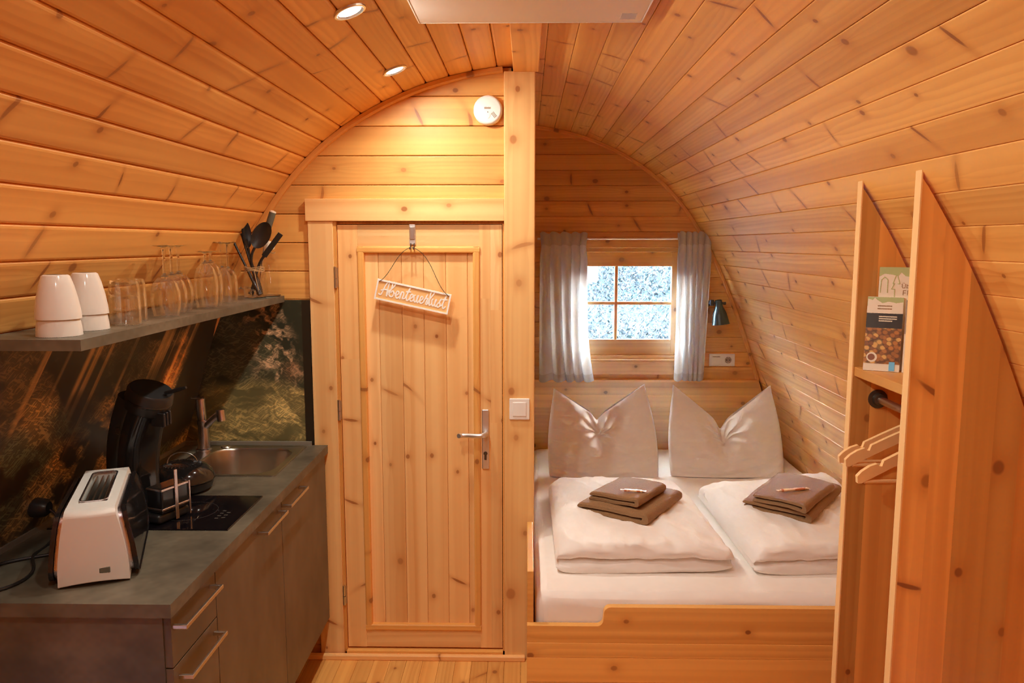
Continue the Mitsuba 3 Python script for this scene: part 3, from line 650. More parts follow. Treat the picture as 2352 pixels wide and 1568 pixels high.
# folded duvets
def duvet(label, f0, f1, b0, b1, h, seed, bump=None):
    """f0-f1: front edge left to right, b0-b1: back edge (x, y); h: height; two folded layers at the front."""
    k = thing('folded_duvet', label, 'duvet', 'folded duvets on the bed')
    zb_ = .506
    q = [(1.0, .0), (.3, .0), (.04, .01)] + [(.018 - .030 * math.cos(a) * 1.0, .23 + .23 * math.sin(a)) for a in np.linspace(-1.45, 1.25, 9)] + [(.022, .47), (.03, .50)] \
        + [(.020 - .040 * math.cos(a), .75 + .255 * math.sin(a)) for a in np.linspace(-1.2, 1.5, 10)] + [(.07, 1.02), (.16, 1.05), (.35, 1.08), (.6, 1.06), (.8, 1.0), (.93, .88), (.985, .6), (1.0, .3)]
    q = A(q)[::-1]
    t = np.r_[0, np.cumsum(np.linalg.norm(np.diff(q * [.9, .13], axis=0), axis=1))]
    tt = np.linspace(0, t[-1], 170); qq = np.stack([np.interp(tt, t, q[:, 0]), np.interp(tt, t, q[:, 1])], 1)
    nu = 90; U = np.linspace(0, 1, nu)
    P = np.zeros((nu, len(qq), 3))
    for i, uu in enumerate(U):
        s = (1 - abs(2 * uu - 1) ** 7) ** .5 if 0 < uu < 1 else 0.0
        hh = h * (.35 + .65 * s) * (1 + .10 * math.sin(3.1 * uu + seed))
        px = np.array(f0) + (np.array(f1) - f0) * uu; bx_ = np.array(b0) + (np.array(b1) - b0) * uu
        ins = .030 * (1 - s) ; xy = px[None] + (bx_ - px)[None] * (ins + (1 - 2 * ins) * qq[:, :1])
        zc = qq[:, 1] * h; mid = .5 * h
        lay = np.where(qq[:, 1] < .48, .24, .76) * h; keep = mid * .6 + lay * .4
        z = keep + (zc - keep) * (.10 + .90 * s) * (1 + .10 * math.sin(3.1 * uu + seed))
        P[i, :, :2] = xy; P[i, :, 2] = zb_ + np.maximum(z - mid * (1 - s) * .35, 0.0)
    w = soft(P * [1.2, .7, 1.0], .013, 6, seed) + soft(P * [2.2, .9, 2.0], .009, 14, seed + 4) - .006 * np.abs(np.sin(P[..., 0] * 17 + P[..., 1] * 9 + soft(P, 2.5, 5, seed + 6)))
    nrm = np.clip((P[..., 2] - zb_) / .03, 0, 1)
    P[..., 2] += w * nrm * np.clip(qq[None, :, 1] * 1.2, 0, 1)
    P[..., 1] += soft(P * [.5, 1, 2.5], .018, 14, seed + 9) * nrm * (qq[None, :, 0] < .12)
    if bump: P[..., 2] += bump[3] * np.exp(-((P[..., 0] - bump[0]) / bump[2]) ** 2 - ((P[..., 1] - bump[1]) / bump[2]) ** 2) * nrm
    lim = XC + np.interp(P[..., 2], _z[::-1], _x[::-1]) - .02
    P[..., 0] = np.minimum(P[..., 0], lim)
    m_ = len(qq); g = grid(nu, m_, False, True); v = P.reshape(-1, 3)
    jj = np.arange(m_); cap0 = np.stack([jj * 0 + len(v), (jj + 1) % m_, jj], 1); cap1 = np.stack([jj * 0 + len(v) + 1, (nu - 1) * m_ + jj, (nu - 1) * m_ + (jj + 1) % m_], 1)
    v = np.vstack([v, P[0].mean(0), P[-1].mean(0)])
    put(k, None, (v, np.vstack([g, cap0, cap1])), 'cotton', smooth=True)
duvet('white folded duvet on the left half of the bed, next to the post', (.108, 2.695), (.752, 2.715), (.105, 3.60), (.705, 3.64), .118, 2)
duvet('white folded duvet on the right half of the bed, behind the wardrobe panels', (.815, 2.69), (1.43, 2.74), (.795, 3.55), (1.42, 3.62), .120, 6, (1.36, 3.50, .11, .035))

# towels
def towel(name, label, group, c, f, r, z0, th, seed):
    """Folded in two: c left corner, f front corner, r right corner (x, y) in plan; the fold lies between f and r."""
    k = thing(name, label, 'towel', group)
    c, f, r = A(c), A(f), A(r)
    n = 16; L = 1.0
    h = th * .5
    prof = [(0, 0), (.5, 0), (.94, 0)] + [(.94 + .06 * math.cos(a), h + h * math.sin(a)) for a in np.linspace(-1.4, 1.4, 9)] + [(.94, 2 * h), (.5, 2 * h + .001), (.04, 2 * h), (.012, 2 * h - .003), (.0, 1.65 * h), (.004, h + .0032), (.03, h + .0014), (.5, h + .0012), (.88, h + .0016), (.91, h + .004), (.925, h), (.91, h - .004), (.88, h - .0012), (.5, h - .001), (.03, h - .0014), (.002, h - .003), (0, .35 * h)]
    q = A(prof); t = np.r_[0, np.cumsum(np.linalg.norm(np.diff(q * [.35, 1], axis=0), axis=1))]
    tt = np.linspace(0, t[-1], 150); q = np.stack([np.interp(tt, t, q[:, 0]), np.interp(tt, t, q[:, 1])], 1)
    nv = 40; vs = np.linspace(0, 1, nv)
    P = np.zeros((nv, len(q), 3))
    for i, s in enumerate(vs):
        e = min(s, 1 - s) / .035; e = 1 if e > 1 else math.sqrt(max(0, 1 - (1 - e) ** 2))
        pl = c[None] + (f - c)[None] * q[:, :1] + (r - f)[None] * s
        P[i, :, :2] = pl
        zl = np.where(q[:, 1] < h, h * .5, h * 1.5)
        P[i, :, 2] = zl + (q[:, 1] - zl) * (.55 + .45 * e)
    U = q[None, :, 0]; S = vs[:, None]
    P[..., 2] += z0 - .022 * (1 - U) ** 2.2 * 1.0 + .004 * np.sin(5 * U + seed) * (1 - S) + soft(P, .003, 18, seed)
    P[..., 0] += soft(P, .004, 9, seed + 2); P[..., 1] += soft(P, .004, 9, seed + 5)
    m_ = len(q); g = grid(nv, m_, False, True); v = P.reshape(-1, 3)
    # end caps follow the U shaped section
    poly = Polygon(q * [.35, 1]).buffer(0)
    jj = np.arange(m_)
    tri = [tuple(x) for x in m3.triangulate([np.asarray(q * [.35, 1], float)])]
    tri = np.array(tri)
    v2 = np.vstack([v]); fcs = np.vstack([g, tri[:, ::-1], tri + (nv - 1) * m_])
    put(k, None, (v2, fcs), 'terry', smooth=45)
towel('bath_towel', 'large brown folded towel lying on the left duvet', 'towels on the bed', (.205, 3.06), (.462, 2.865), (.648, 3.17), .626, .044, 1)
towel('hand_towel', 'small brown folded towel on top of the large towel on the left duvet', 'towels on the bed', (.255, 3.085), (.432, 2.925), (.578, 3.145), .672, .036, 2)
towel('bath_towel', 'large brown folded towel lying on the right duvet beside the wardrobe', 'towels on the bed', (.885, 3.115), (1.072, 2.855), (1.335, 3.24), .632, .044, 3)
towel('hand_towel', 'small brown folded towel on top of the large towel on the right duvet', 'towels on the bed', (.915, 3.075), (1.046, 2.845), (1.262, 3.14), .678, .036, 4)
def candy(label, p, q, z):
    k = thing('wrapped_candy', label, 'candy', 'sweets on the towels')
    p, q = A((*p, z)), A((*q, z)); d = unit(q - p); L = np.linalg.norm(q - p); s = np.cross((0, 0, 1), d)
    put(k, 'wrapper', frame(rbox((.014, -.008, -.004), (L - .014, .008, .004), .0035), p, d, s, (0, 0, 1)), 'candy_wrap', smooth=40)
    for a, b in ((0, .016), (L - .016, L)):
        put(k, 'twisted_end', frame(m3.Manifold.batch_hull([m3.Manifold.sphere(.0012, 6).translate([x_, y_, z_]) for x_, y_, z_ in ((a, -.010 if a == 0 else -.004, .002), (a, .010 if a == 0 else .004, -.001), (b, -.004 if a == 0 else -.010, .001), (b, .004 if a == 0 else .010, 0))]), p, d, s, (0, 0, 1)), 'candy_end')
scene['candy_wrap'] = pr(mikit.proc(lambda p, n, uv: mix((0.55, 0.16, 0.04), (0.85, 0.62, 0.38), smoothstep(.45, .6, noise(p.x * 90, p.y * 90, 1.0)))), 0.3, 0.5)
scene['candy_end'] = pr((0.86, 0.68, 0.46), 0.35)
candy('small wrapped sweet on the brown towels of the left duvet', (.375, 3.03), (.474, 3.01), .716)
candy('small wrapped sweet on the brown towels of the right duvet', (.990, 3.01), (1.122, 3.045), .722)

# ------------------------------------------------------------------ wardrobe of two panels
wd = thing('open_wardrobe', 'open pine wardrobe of two slanted side panels built against the right wall', 'wardrobe')
def side_panel(y0, th, nstrip, seed0, ztop):
    """Glued staves cut to the line of the curved wall; each stave shares the panel's face."""
    x0 = .925; xs = [x0]; r_ = random.Random(seed0)
    while xs[-1] < 1.50: xs.append(xs[-1] + r_.uniform(.045, .085))
    parts = []
    for a, b in zip(xs[:-1], xs[1:]):
        zt = lambda x_: float(np.interp(x_ - XC + .010, _x, _z))
        pts = [(a, 0.0), (b, 0.0)] + [(x_, max(zt(x_), .002)) for x_ in np.linspace(b, a, 5)]
        v, f = raw(frame(extrude(Polygon(pts), th), (0, y0 + th, 0), (1, 0, 0), (0, 0, 1), (0, -1, 0)))
        parts.append((v, f, wuv(v, (0, 0, 1), (1, 0, 0), (a, 0, 0))))
    v, f, u = joinuv(parts)
    return put(wd, 'side_panel', (v, f), 'laminated', uv=u, fix=False)
side_panel(2.214, .028, 9, 4, 0); side_panel(1.886, .028, 9, 11, 0)
for y0 in (2.2135, 1.8855):
    woodmesh(wd, 'edge_strip', boxm((.9235, y0, 0.0), (.927, y0 + .029, 1.868)), (0, 0, 1), (0, 1, 0), 'bare_wood')
SHZ = 1.342
woodmesh(wd, 'shelf', rbox((.930, 1.914, SHZ - .026), (XC + arch_x(SHZ) - .02, 2.214, SHZ), .002), (0, 1, 0), (1, 0, 0), 'laminated', o=(.93, 0, 0), seed=5)
put(wd, 'hanging_rail', tube([(1.0, 1.914, 1.250), (1.0, 2.214, 1.250)], .0105, 16), 'steel', smooth=50, label='steel hanging rail')
for y, s in ((2.214, -1), (1.914, 1)):
    put(wd, 'rail_bracket', frame(lathe([(0, 0), (.027, 0), (.027, .004), (.018, .006), (.0165, .020), (.0115, .022), (0, .022)], 28), (1.0, y, 1.250), (1, 0, 0), (0, 0, 1), (0, s, 0)), 'dark_metal', smooth=40)
# hangers
def hanger(label, y, xo, seed, dz=0.0, yaw=0.0):
    k = thing('coat_hanger', label, 'hanger', 'coat hangers in the wardrobe')
    pts = [(-.205, -.115), (-.207, -.096), (-.195, -.083), (-.175, -.070), (-.155, -.063), (-.150, -.070), (-.143, -.070), (-.138, -.055), (-.09, -.031), (-.03, -.003), (0, .002)]
    up = pts + [(-x_, z_) for x_, z_ in pts[-2::-1]]
    lo = [(.195, -.115), (.10, -.066), (.03, -.032), (0, -.026), (-.03, -.032), (-.10, -.066), (-.195, -.115)]
    body = extrude(Polygon(up + lo).buffer(-.0015).buffer(.0015), .012)
    ca, sa = math.cos(yaw), math.sin(yaw)
    o = A((1.0 + xo, y, 1.195 + dz))
    ex, ey = A((ca, sa, 0)), A((-sa, ca, 0))
    woodmesh(k, 'shoulder_bar', frame(body, o + ey * .006, ex, (0, 0, 1), -ey), ex, (0, 0, 1), 'bare_wood', smooth=30)
    put(k, 'trouser_bar', frame(tube([(-.185, -.112, 0), (.185, -.112, 0)], .0055, 10), o, ex, (0, 0, 1), -ey), 'bare_wood', smooth=40)
    hk_ = smooth_path([(0, 0, 0), (0, .03, 0), (.004, .042, 0), (.017, .052, 0), (.012, .069, 0), (0, .0725, 0), (-.013, .065, 0), (-.014, .054, 0)], 30)
    put(k, 'hook', frame(tube(hk_, .0018, 8), o, ex, (0, 0, 1), -ey), 'steel', smooth=40)
hanger('pale wooden coat hanger on the rail, rearmost of the three', 2.165, .085, 1, -.003)
hanger('pale wooden coat hanger on the rail, middle of the three, just before the rearmost', 2.120, .085, 2, .0)
hanger('pale wooden coat hanger hanging lowest and nearest to the front wardrobe panel', 2.010, .066, 3, -.010, .06)
# leaflets leaning on the wardrobe shelf
def leaflet(label, o, w, h, t, lean, yaw, bsdf, name='leaflet'):
    k = thing(name, label, 'leaflet', 'brochures on the wardrobe shelf')
    ca, sa = math.cos(yaw), math.sin(yaw)
    ex = A((ca, sa, 0)); back = A((-sa, ca, 0)); ez = unit(A((0, 0, 1)) * math.cos(lean) + back * math.sin(lean)); n = np.cross(ez, ex)  # n faces away from the viewer
    if n[1] > 0: n = -n
    P = lambda m, d=0.0: frame(m, A(o) + n * d, ex, ez, n)
    return k, P, w, h
scene['lf_green'] = pr((0.42, 0.47, 0.20), 0.4)
scene['lf_cream'] = pr((0.78, 0.70, 0.55), 0.4)
scene['lf_black'] = pr((0.030, 0.022, 0.016), 0.35)
scene['lf_blue'] = pr((0.05, 0.08, 0.28), 0.4)
scene['lf_sky'] = pr((0.16, 0.50, 0.80), 0.4)
scene['lf_ink'] = pr((0.30, 0.17, 0.08), 0.5)
def food_fn(p, n, uv):
    f1, f2, w = voronoi(p.x * 85, p.z * 85)
    c = mix((0.50, 0.20, 0.045), (0.12, 0.04, 0.015), w)
    c = mix(c, mi.Color3f(0.72, 0.42, 0.12), dr.select(w > .72, 0.9, 0.0))
    return mix(c, mi.Color3f(0.05, 0.02, 0.01), smoothstep(.35, .6, f1) * .7)
scene['lf_food'] = pr(mikit.proc(food_fn), 0.35)
LO = (.928, 2.155, SHZ + .001)
k, P, w, h = leaflet('tall narrow brochure with a black and food picture cover standing on the wardrobe shelf', LO, .090, .205, .012, .22, -.48, None, 'brochure')
put(k, 'cover', P(boxm((0, 0, -.012), (w, h, 0))), 'lf_cream')
put(k, 'green_band', P(boxm((0, h - .026, 0), (w, h - .001, .0006))), 'lf_green')
put(k, 'cream_hills', P(extrude(Polygon([(.001, h - .05), (w - .001, h - .05), (w - .001, h - .014), (w * .8, h - .017), (w * .6, h - .013), (w * .42, h - .018), (w * .25, h - .008), (w * .2, h - .003), (w * .14, h - .010), (.001, h - .006)]), .0010)), 'lf_cream')
put(k, 'black_band', P(boxm((0, .118, 0), (w, h - .046, .0012))), 'lf_black')
put(k, 'food_picture', P(boxm((0, .020, 0), (w, .1185, .0012))), 'lf_food')
put(k, 'plate_picture', P(frame(lathe([(0, 0), (.0135, 0), (.0135, .0016), (0, .0016)], 24), (.020, .037, 0), (1, 0, 0), (0, 1, 0), (0, 0, 1))), 'lf_cream')
put(k, 'cup_picture', P(frame(lathe([(0, 0), (.009, 0), (.009, .0020), (0, .0020)], 24), (.019, .037, 0), (1, 0, 0), (0, 1, 0), (0, 0, 1))), 'food_brown')
scene['food_brown'] = pr((0.24, 0.085, 0.04), 0.4)
put(k, 'blue_mark', P(boxm((w - .026, .002, 0), (w - .012, .026, .0018))), 'lf_sky')
for z in (.1485, .1425, .1365): put(k, 'text_line', P(boxm((.031, z, 0), (.031 + (.045 if z > .137 else .034), z + .0028, .0018))), 'lf_cream')
for z in (.178, .170): put(k, 'title_line', P(boxm((.026, z, 0), (.026 + .036, z + .003, .0016))), 'lf_ink')
k, P, w, h = leaflet('taller green and cream brochure standing behind the food brochure on the wardrobe shelf', (.968, 2.178, SHZ + .001), .130, .282, .008, .07, -.48, None, 'brochure')
put(k, 'cover', P(boxm((0, 0, -.008), (w, h, 0))), 'lf_cream')
put(k, 'green_band', P(extrude(Polygon([(0, h), (w, h), (w, h - .030), (w * .8, h - .030), (w * .62, h - .026), (w * .5, h - .024), (w * .42, h - .014), (w * .36, h - .024), (w * .24, h - .020), (w * .1, h - .018), (0, h - .026)]), .0008)), 'lf_green')
put(k, 'tree_outline', P(extrude(LineString([(.040, h - .085), (.040, h - .06), (.032, h - .060), (.039, h - .045), (.035, h - .045), (.0435, h - .016), (.052, h - .045), (.047, h - .045)]).buffer(.0009), .0012)), 'lf_green')
put(k, 'town_outline', P(extrude(LineString([(.004, h - .07), (.006, h - .035), (.014, h - .027), (.022, h - .035), (.022, h - .07)]).buffer(.0009), .0012)), 'lf_green')
tx = meshkit.text_mesh('Über', .0115, .001); put(k, 'title', P(frame(tx, (.056, h - .057, 0), (1, 0, 0), (0, 1, 0), (0, 0, 1))), 'lf_ink', fix=False)
tx = meshkit.text_mesh('FR', .0135, .001); put(k, 'subtitle', P(frame(tx, (.059, h - .076, 0), (1, 0, 0), (0, 1, 0), (0, 0, 1))), 'lf_ink', fix=False)
k, P, w, h = leaflet('cream and blue leaflet beside the food brochure, half hidden by the front wardrobe panel', (1.013, 2.110, SHZ + .001), .085, .200, .010, .22, -.48, None, 'brochure')
put(k, 'cover', P(boxm((0, 0, -.014), (w, h, 0))), 'lf_cream')
put(k, 'picture', P(boxm((0, .105, 0), (w, h - .002, .0008))), 'grey_print')
put(k, 'blue_band', P(boxm((.004, .045, 0), (w - .004, .072, .0010))), 'lf_blue')
put(k, 'emblem', P(frame(lathe([(.007, 0), (.010, 0), (.010, .0016), (.007, .0016), (.007, 0)], 24), (.024, .0585, 0), (1, 0, 0), (0, 1, 0), (0, 0, 1))), 'lf_cream')
put(k, 'text_line', P(boxm((.010, .030, 0), (.060, .034, .0010))), 'lf_ink')
put(k, 'text_line', P(boxm((.012, .082, 0), (.060, .087, .0010))), 'lf_ink')

# ------------------------------------------------------------------ downlights
for y, sd_, where in ((2.70, -1, 'in the left ceiling boards, the one nearest the door partition'), (2.03, -1, 'in the left ceiling boards, second from the door partition'), (1.36, -1, 'in the left ceiling boards, third from the door partition'),
                      (0.69, -1, 'in the left ceiling boards, the one farthest from the door partition')):
    k = thing('ceiling_spot', 'lit round downlight ' + where, 'lamp', 'downlights in the ceiling')
    t = arch_s(2.262); o = A((XC + sd_ * ax_(t), y, az_(t))); n = unit(A((sd_ * az_(t, 1), 0, -ax_(t, 1))))
    ex = A((0, 1, 0)); ey = np.cross(n, ex)
    put(k, 'trim_ring', frame(lathe([(.030, .001), (.036, .006), (.041, .0055), (.043, .0), (.041, -.004), (.030, -.004), (.030, .001)], 36), o, ex, ey, n), 'steel', smooth=40)
    key = fresh(f'{k}__bulb')
    v, f = raw(frame(lathe([(0, .0030), (.030, .0020)], 32), o, ex, ey, n))
    q = np.cross(v[f[:, 1]] - v[f[:, 0]], v[f[:, 2]] - v[f[:, 0]]).sum(0)
    if q @ n < 0: f = f[:, ::-1]
    scene[key] = mikit.ply((v, f), 'white_plastic', emitter={'type': 'area', 'radiance': {'type': 'rgb', 'value': LAMP}})

# infrared heating panel
ir = thing('heating_panel', 'flat white infrared heating panel hung under the ceiling crown', 'heater')
put(ir, 'panel', rbox((-.288, 1.20, 2.2745), (.302, 2.185, 2.298), .002), 'white_paint')
put(ir, 'frame', extrude(sbox(-.292, 1.196, .306, 2.189).difference(sbox(-.2885, 1.1995, .3025, 2.1855)), .026).apply_translation((0, 0, 2.274)), 'white_plastic')
put(ir, 'type_label', boxm((.243, 2.105, 2.2738), (.283, 2.155, 2.2750)), 'grey_label')
scene['grey_label'] = pr((0.55, 0.52, 0.47), 0.4)
for x in (-.2, .2):
    for y in (1.4, 2.0): put(ir, 'spacer', cyl((x, y, 2.297), (x, y, 2.325), .012), 'steel')

# ------------------------------------------------------------------ kitchen
KF, KB = -0.800, 0.175            # front plane of the doors, their lower edge
WT = 0.893
kc = thing('kitchen_cabinet', 'low kitchen cabinet with dark stone grey fronts along the left wall', 'cabinet')
put(kc, 'side_panel', boxm((-1.40, 1.655, 0.06), (-.818, 1.673, WT - .032)), 'stone_laminate')
put(kc, 'carcass', boxm((-1.40, 1.674, KB), (-.822, 3.02, WT - .20)), 'stone_front')
put(kc, 'plinth', boxm((-1.38, 1.675, 0.0), (-.90, 3.015, KB)), 'dark_matte')
def bar_handle(host, y0, y1, z):
    h = fresh(f'{host}__handle')
    scene[h] = mikit.ply(join(rbox((KF + .027, y0, z - .005), (KF + .034, y1, z + .005), .0015), *[rbox((KF - .001, y, z - .005), (KF + .030, y + .009, z + .005), .0015) for y in (y0, y1 - .009)]), 'steel')
    labels[h] = {'label': 'brushed steel bar handle'}
def front(nm, y0, y1, z0, z1, hy, hz):
    k = put(kc, nm, rbox((KF - .018, y0 + .0015, z0 + .0015), (KF, y1 - .0015, z1 - .0015), .0012), 'stone_front')
    bar_handle(k, hy[0], hy[1], hz)
front('drawer', 1.657, 1.911, .731, .858, (1.664, 1.880), .828)
front('drawer', 1.657, 1.911, .452, .731, (1.682, 1.893), .697)
front('drawer', 1.657, 1.911, KB, .452, (1.682, 1.893), .42)
front('door', 1.911, 2.458, KB, .858, (2.229, 2.427), .831)
front('door', 2.458, 3.018, KB, .858, (2.462, 2.665), .836)
# worktop with holes for sink and hob
wt = thing('worktop', 'dark stone grey worktop on the kitchen cabinet', 'worktop')
SK = (-1.262, 2.600, -.864, 3.004); HB = (-1.345, 2.090, -.833, 2.386)
slab = sbox(-1.395, 1.640, -.790, 3.026).difference(sbox(SK[0] + .012, SK[1] + .012, SK[2] - .012, SK[3] - .012)).difference(sbox(HB[0] + .01, HB[1] + .01, HB[2] - .01, HB[3] - .01))
put(wt, 'slab', extrude(slab, .032).apply_translation((0, 0, WT - .032)), 'stone_laminate')
tr_ = fresh('worktop__wall_strip')
scene[tr_] = mikit.ply(join(frame(boxm((0, 0, 0), (1.385, .012, .016)), (-1.366, 1.640, WT), (0, 1, 0), (1, 0, 0), (0, 0, 1)), boxm((-1.366, 3.014, WT), (-.852, 3.026, WT + .016))), 'alu_trim')
scene['alu_trim'] = pr((0.34, 0.31, 0.25), 0.4, 0.5, 0.5)
# splashbacks
sp = thing('splashback', 'printed forest picture panel on the left kitchen wall', 'splashback')
b0, b1 = A((-1.364, 0, WT + .002)), A((-1.187, 0, 1.466))
def board_uv(o, a, b, n, L, W, th, u0):
    v, f, _ = plank(o, a, b, n, L, W, th, .0008, 0.0)
    d = v - A(o); return v, f, np.stack([d @ unit(a) + u0, d @ unit(b)], 1)
bb_ = b1 - b0; nb = unit(np.cross((0, 1, 0), bb_)); nb = nb if nb[0] > 0 else -nb
v, f, u = board_uv((b0[0], 1.640, b0[2]), (0, 1, 0), bb_, nb, 1.395, np.linalg.norm(bb_), .006, 0.0); scene[sp] = mikit.ply((v, f), 'forest_print', uv=u)
se = thing('splashback', 'printed forest picture panel on the end wall left of the door casing', 'splashback')
xs0, xs1 = -1.368, -.845
v = A([[xs0, 3.034, WT + .002], [xs1, 3.034, WT + .002], [xs1, 3.034, 1.470], [-1.192, 3.034, 1.470]]); v = np.vstack([v, v + A((0, .006, 0))])
f = np.array([[0, 1, 2], [0, 2, 3], [4, 6, 5], [4, 7, 6], [0, 5, 1], [0, 4, 5], [1, 6, 2], [1, 5, 6], [2, 7, 3], [2, 6, 7], [3, 4, 0], [3, 7, 4]])
scene[se] = mikit.ply((v, orient(v - v.mean(0), f)), 'forest_print', uv=np.stack([v[:, 0] - xs0 + 10, v[:, 2] - WT], 1))
# sink
sk = thing('sink', 'inset stainless steel sink at the door end of the worktop', 'sink')
def rrect(x0, y0, x1, y1, r, n=10):
    return np.vstack([[(cx + r * math.cos(a), cy + r * math.sin(a)) for a in np.linspace(a0, a0 + math.pi / 2, n)] for cx, cy, a0 in ((x1 - r, y1 - r, 0), (x0 + r, y1 - r, math.pi / 2), (x0 + r, y0 + r, math.pi), (x1 - r, y0 + r, 1.5 * math.pi))])
rings = [(SK, .012, WT + .0005), (SK, .012, WT + .004), ((SK[0] + .006, SK[1] + .006, SK[2] - .006, SK[3] - .006), .012, WT + .005), ((SK[0] + .012, SK[1] + .010, SK[2] - .012, SK[3] - .010), .012, WT + .0025),
         ((-1.205, 2.622, -.892, 2.968), .085, WT + .002), ((-1.200, 2.627, -.897, 2.963), .085, WT - .006), ((-1.195, 2.632, -.902, 2.958), .083, WT - .06), ((-1.185, 2.642, -.912, 2.948), .08, WT - .115), ((-1.16, 2.665, -.94, 2.925), .07, WT - .135), ((-1.08, 2.77, -1.02, 2.83), .029, WT - .140)]
v = np.vstack([np.c_[rrect(*r_, rad), np.full(40, z)] for r_, rad, z in rings]); f = grid(len(rings), 40, False, True)
put(sk, 'basin', (np.vstack([v, [[-1.05, 2.80, WT - .140]]]), np.vstack([f, np.stack([np.arange(40) + 360, (np.arange(40) + 1) % 40 + 360, np.full(40, 400)], 1)])), 'sink_steel', smooth=35, fix=False)
put(sk, 'drain', frame(lathe([(0, 0), (.03, 0), (.034, .002), (.036, 0), (.03, -.003), (0, -.003)], 30), (-1.05, 2.80, WT - .139), (1, 0, 0), (0, 1, 0), (0, 0, 1)), 'chrome', smooth=40)
put(sk, 'tap_hole_cover', frame(lathe([(0, .006), (.018, .005), (.022, 0), (0, 0)], 24), (-1.18, 2.985, WT + .002), (1, 0, 0), (0, 1, 0), (0, 0, 1)), 'sink_steel', smooth=40)
# mixer tap
ft = thing('faucet', 'chrome mixer tap behind the steel sink', 'faucet')
put(ft, 'body', frame(lathe([(0, 0), (.030, 0), (.030, .006), (.024, .010), (.021, .06), (.019, .098), (.021, .104), (.021, .118), (0, .120)], 28), (-1.245, 2.932, WT + .003), (1, 0, 0), (0, 1, 0), (0, 0, 1)), 'chrome', smooth=40)
put(ft, 'spout', tube(smooth_path([(-1.245, 2.932, .985), (-1.225, 2.926, 1.000), (-1.19, 2.915, 1.030), (-1.168, 2.908, 1.044)], 18), [.013] * 18, 14), 'chrome', smooth=50)
put(ft, 'outlet', cyl((-1.166, 2.907, 1.060), (-1.160, 2.905, 1.018), .0165, .0165, 20), 'chrome', smooth=40)
put(ft, 'lever', tube(smooth_path([(-1.246, 2.934, 1.005), (-1.250, 2.936, 1.03), (-1.252, 2.937, 1.06), (-1.253, 2.937, 1.098)], 14), [.014, .015, .016, .017, .0175] + [.018] * 9, 18), 'chrome', smooth=40)
put(ft, 'lever_tip', rbox((-1.286, 2.926, 1.097), (-1.240, 2.948, 1.103), .002), 'chrome')
# hob
hb_ = thing('hob', 'black glass two zone hob set into the worktop', 'hob')
put(hb_, 'glass_plate', rbox((HB[0], HB[1], WT - .003), (HB[2], HB[3], WT + .004), .002), 'black_glass')
scene['hob_print'] = pr((0.055, 0.05, 0.045), 0.3)
for cx_, r_ in ((-1.005, .082), (-1.215, .07)):
    put(hb_, 'cooking_zone', frame(lathe([(r_ - .0008, 0), (r_, 0), (r_, .0004), (r_ - .0008, .0004), (r_ - .0008, 0)], 60), (cx_, 2.238, WT + .004), (1, 0, 0), (0, 1, 0), (0, 0, 1)), 'hob_print')
for i in range(7):
    put(hb_, 'touch_key', boxm((-.905 + .018 * (i % 2), 2.175 + .021 * (i // 2) + .006 * (i % 2), WT + .0041), (-.895 + .018 * (i % 2), 2.182 + .021 * (i // 2) + .006 * (i % 2), WT + .0046)), 'hob_print')
# domed lid pot
pt = thing('lidded_pan', 'glossy black domed lid of a squat pan behind the coffee machine', 'pan')
po = A((-1.115, 2.452, WT + .002))
up_ = lambda m: frame(m, po, (1, 0, 0), (0, 1, 0), (0, 0, 1))
put(pt, 'pan', up_(lathe([(0, .001), (.078, .001), (.088, .008), (.094, .030), (.092, .032), (0, .032)], 44)), 'black_plastic', smooth=40)
put(pt, 'lid', up_(lathe([(0, .034), (.095, .0325), (.099, .036), (.0985, .042), (.090, .060), (.072, .078), (.048, .088), (0, .092)], 56)), 'black_gloss', smooth=40, label='glossy black domed lid')
put(pt, 'ribbed_vent', up_(join(*[tube([(.034 * math.cos(a), .034 * math.sin(a), .089), (.058 * math.cos(a), .058 * math.sin(a), .0845)], .0022, 6) for a in np.linspace(0, 2 * np.pi, 29)[:-1]])), 'black_plastic')
put(pt, 'wire_handle', up_(tube(smooth_path([(-.045, -.01, .088), (-.035, 0, .112), (0, .01, .120), (.03, .015, .108), (.04, .02, .088)], 24), .0018, 8)), 'steel', smooth=40)

# toaster
TW, TL = unit((.926, .377, 0)), unit((-.377, .926, 0)); TO = A((-1.0125, 1.735, WT))
ts = thing('toaster', 'long steel toaster with black and chrome side cheeks at the near end of the worktop', 'toaster')
tf = lambda m: frame(m, TO, TW, TL, (0, 0, 1))
hw = lambda z: np.interp(z, [0, .012, .05, .10, .14, .170, .186], [.076, .0755, .0745, .068, .061, .0545, .052])
body = m3.Manifold.batch_hull([m3.Manifold.cylinder(2, r_, r_, 32).rotate([0, 90, 0]).translate([-1, y, z]) for y, z, r_ in ((.004, .014, .003), (.019, .166, .018), (.352, .166, .018), (.366, .014, .003))])
slot = m3.Manifold(m3.Mesh(*[np.asarray(a, t_) for a, t_ in zip(raw(rbox((-.62, .062, .08), (.62, .322, .30), .012)), (np.float32, np.uint32))])) if False else rbox((-.60, .060, .075), (.60, .325, .30), .02, 16)
body = (body.refine_to_length(.03) - slot)
v, f = raw(body); v[:, 0] = v[:, 0] * hw(v[:, 2]); bow = np.clip((.05 - v[:, 1]) / .05, 0, 1)
v[:, 1] -= .010 * bow * (1 - (v[:, 0] / .075) ** 2); v[:, 2] -= np.where(v[:, 2] < .03, .008 * bow * (v[:, 0] / .075) ** 2, 0)
put(ts, 'steel_shell', tf((v, f)), 'brushed_steel', smooth=28, label='pale brushed steel shell')
